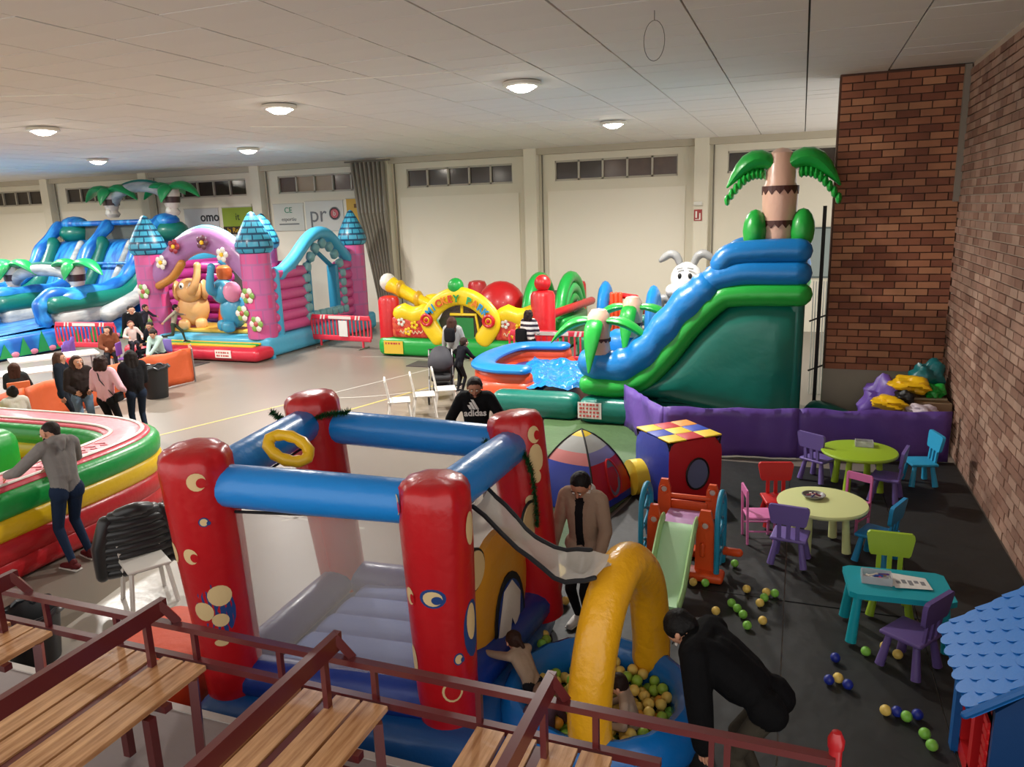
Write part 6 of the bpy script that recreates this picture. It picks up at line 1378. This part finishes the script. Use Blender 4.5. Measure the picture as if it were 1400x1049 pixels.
person(-16.9, 15.45, -120, 1.2, '#c8b0aa', '#2c2c34', '#5a2c20', 'short', 'child in white and pink clothes held among the seated group', dict(pz=.75, fl=(-.1, .25, .45), fr=(.1, .25, .45), hl=(-.2, .2, .85), hr=(.15, .25, .9)), child=True, bulk=1.3)
person(-17.5, 16.1, -150, 1.72, '#121316', '#15161a', '#1c1614', 'short', 'standing person in black coat with pale scarf behind the seated group', dict(hy=.6, hp=.1, lean=.1), hood='#c8beb0', bulk=1.5)
person(-16.6, 15.75, 170, 1.68, '#16181e', '#15161a', '#1a1412', 'short', 'seated man in dark jacket in the middle of the seated group', dict(sit, hy=.5, hp=.2), bulk=1.5, skin=SK2)
person(-15.75, 15.2, -170, 1.62, '#9fb8b0', '#17181c', '#251814', 'bun', 'seated woman in pale mint sweater with hands joined', dict(sit, hp=.35, lean=.35, hl=(-.03, .45, .55), hr=(.04, .45, .55)), bulk=1.2, female=True)
# 3 by the park bouncer
r, I = person(-7.25, 15.35, 5, 1.68, '#9b9b98', '#16171a', '#3c241c', 'long', 'woman in light grey shirt with black backpack facing the park bouncer', dict(hr=(.12, .3, 1.05)), bulk=1.2, female=True)
backpack(r, I, '#131317', .9)
person(-6.9, 14.85, -30, 1.25, '#14151c', '#17181c', '#2e1e18', 'short', 'child in dark jacket beside the pushchair', dict(lean=.35, hl=(-.15, .4, .7), hr=(.15, .4, .7)), child=True, bulk=1.3)
sm2 = mat('striped_shirt', '#d2c8bc', .8); nt = sm2.node_tree; tc = nt.nodes.new('ShaderNodeTexCoord'); wv_ = nt.nodes.new('ShaderNodeTexWave'); wv_.bands_direction = 'Z'; wv_.inputs['Scale'].default_value = 2.6; cr_ = nt.nodes.new('ShaderNodeValToRGB'); cr_.color_ramp.interpolation = 'CONSTANT'
cr_.color_ramp.elements[0].color = lin('#2a1c28'); cr_.color_ramp.elements[1].color = lin('#d8cfc4'); cr_.color_ramp.elements[1].position = .5; nt.links.new(tc.outputs['Object'], wv_.inputs[0]); nt.links.new(wv_.outputs[0], cr_.inputs[0]); nt.links.new(cr_.outputs[0], nt.nodes['Principled BSDF'].inputs['Base Color'])
r, I = person(-6.0, 17.0, -10, 1.62, '#d2c8bc', '#18181c', '#2a1a16', 'curly', 'person in dark and white striped shirt before the red post of the park bouncer', dict(hr=(.1, .3, 1.0)), topm=sm2, bulk=1.1, female=True)
MB().rbox(I['pel']-I['X']*.16+Vector((0, -.1, .12)), (.3, .16, .34), .06, n=2).build('shoulder_bag', clothm('#141416'), r)
# 4 seated man, black sweatshirt with logo
r, I = person(-3.98, 9.05, 200, 1.82, '#101114', '#17181c', '#1c1412', 'short', 'bearded man in black sweatshirt with white logo standing behind the bouncer', dict(hl=(-.28, .15, .92), hr=(.28, .15, .92), hp=.3, lean=.1, el=(-1, -.2, 0), er=(1, -.2, 0)), vox=.014, skin=SK2, bulk=1.7)
MB().tube([I['HC']-I['hu']*.07*I['k']+I['hf']*.06+I['hr']*.035*sx for sx in (-1, 1)], .03, n=10).build('beard', MATS['hair_1c1412'], r)
lg = mat('logo_white', '#d8d6d2', .6); Rl = Matrix((-I['X'], I['U'], I['X'].cross(I['U'])*-1)).transposed()
fwd = I['F']; oo = I['ch']+fwd*.165+I['U']*.03
def LP(u, v): return oo+(I['X'])*(-u)*-1+I['U']*v+fwd*(.012-abs(u)*.28)
for j, (u0, hh) in enumerate(((-.075, .055), (-.03, .095), (.015, .135))):   # three slanting bars, seen from the front
    u1 = u0
    q = [LP(-(u1), -.0), LP(-(u1+.036), 0), LP(-(u1+.036-.045*0)+.0+.0-.0, 0)]
    a_ = -u0; vs = [LP(a_, .0), LP(a_-.036, .0), LP(a_-.036+.5*hh+.0, hh), LP(a_+.5*hh, hh)]
    vs = vs+[v+fwd*.006 for v in vs]
    MB().add(vs, [(0, 1, 2, 3), (4, 5, 6, 7), (0, 1, 5, 4), (1, 2, 6, 5), (2, 3, 7, 6), (3, 0, 4, 7)]).build('logo_stripe', lg, r, smooth=0)
tx = text('adidas', .12, 'logo_lettering', lg, r, (0, 0, 0), (0, 0, 0), .004, .003)
Xv = -I['X']; nrm = Xv.cross(I['U']); mm = Matrix((Xv, I['U'], nrm)).transposed().to_4x4(); mm.translation = oo-I['U']*.05+fwd*.02; tx.matrix_local = mm
# 5 person in beige jacket
person(-1.72, 6.25, 170, 1.64, '#927b69', '#101114', '#120e0d', 'short', 'person in beige hooded jacket and black trousers looking down behind the yellow arch', dict(hp=.65, hl=(-.22, .18, .82), hr=(.28, .1, .8), lean=.06, fl=(-.07, .05, .08), fr=(.1, -.06, .08)), shoe='#c9c6c2', vox=.011, hood='#bdb7b0', inner='#131316', bulk=1.6, longtop=True, z0=.018, skin=SK2)
# 6 man bending over the pit
person(-.1, 4.42, 78, 1.75, '#08080a', '#3d382f', '#0c0a0a', 'short', 'man in black sweatshirt bending over the blue ball pit', dict(pz=.84, py=-.05, lean=1.0, hp=.7, hl=(-.28, .24, .40), hr=(.2, .45, .5), er=(.3, 0, 1), el=(-.3, 0, 1), fl=(-.12, -.1, .08), fr=(.12, -.02, .08)), vox=.012, bulk=2.8, z0=.018, skin=SK, longtop=True, baggy=.05)
# 7 child at the bouncer entrance
person(-1.78, 4.72, 60, .85, '#9c8672', '#1a1a20', '#2e1a12', 'pony', 'small child in beige top climbing into the bouncer entrance', dict(pz=.24, py=-.1, lean=.7, hl=(-.12, .32, .35), hr=(.14, .28, .3), fl=(-.08, -.3, .05), fr=(.08, -.22, .05), kl=(0, 1, 0)), vox=.01, child=True, z0=.22, bulk=1.3)
# 8 child sitting in the pit
person(-.93, 4.66, 100, .9, '#a08a78', '#3a3440', '#22130f', 'short', 'dark-haired child sitting among the balls under the arch', dict(pz=.12, py=0, lean=.3, hp=.4, fl=(-.1, .3, .08), fr=(.1, .3, .08), hl=(-.12, .2, .2), hr=(.12, .2, .2)), vox=.012, child=True, z0=.16, bulk=1.1)
person(-1.5, 4.35, 30, .9, '#4a3440', '#3a2a34', '#6a5040', 'short', 'child in plum coloured top sitting at the left side of the ball pit', dict(pz=.12, lean=.2, fl=(-.1, .3, .08), fr=(.1, .3, .08), hl=(-.12, .2, .2), hr=(.12, .2, .2)), vox=.012, child=True, z0=.12)
# 9 children running on the castle step
person(-18.05, 17.0, -80, 1.2, '#3a3a48', '#1c2838', '#2a1a14', 'short', 'child in dark top running on the castle step, left one', dict(lean=.2, hl=(-.2, .3, .8), hr=(.25, -.2, .75), fl=(-.08, .25, .1), fr=(.08, -.3, .25)), child=True, z0=.38)
person(-17.0, 17.05, -60, 1.2, '#a39c88', '#3c4a3c', '#140e0c', 'short', 'child in pale top running on the castle step, right one', dict(lean=.25, hl=(-.25, .25, .85), hr=(.25, -.2, .7), fl=(-.08, .25, .1), fr=(.08, -.32, .28)), child=True, z0=.38)
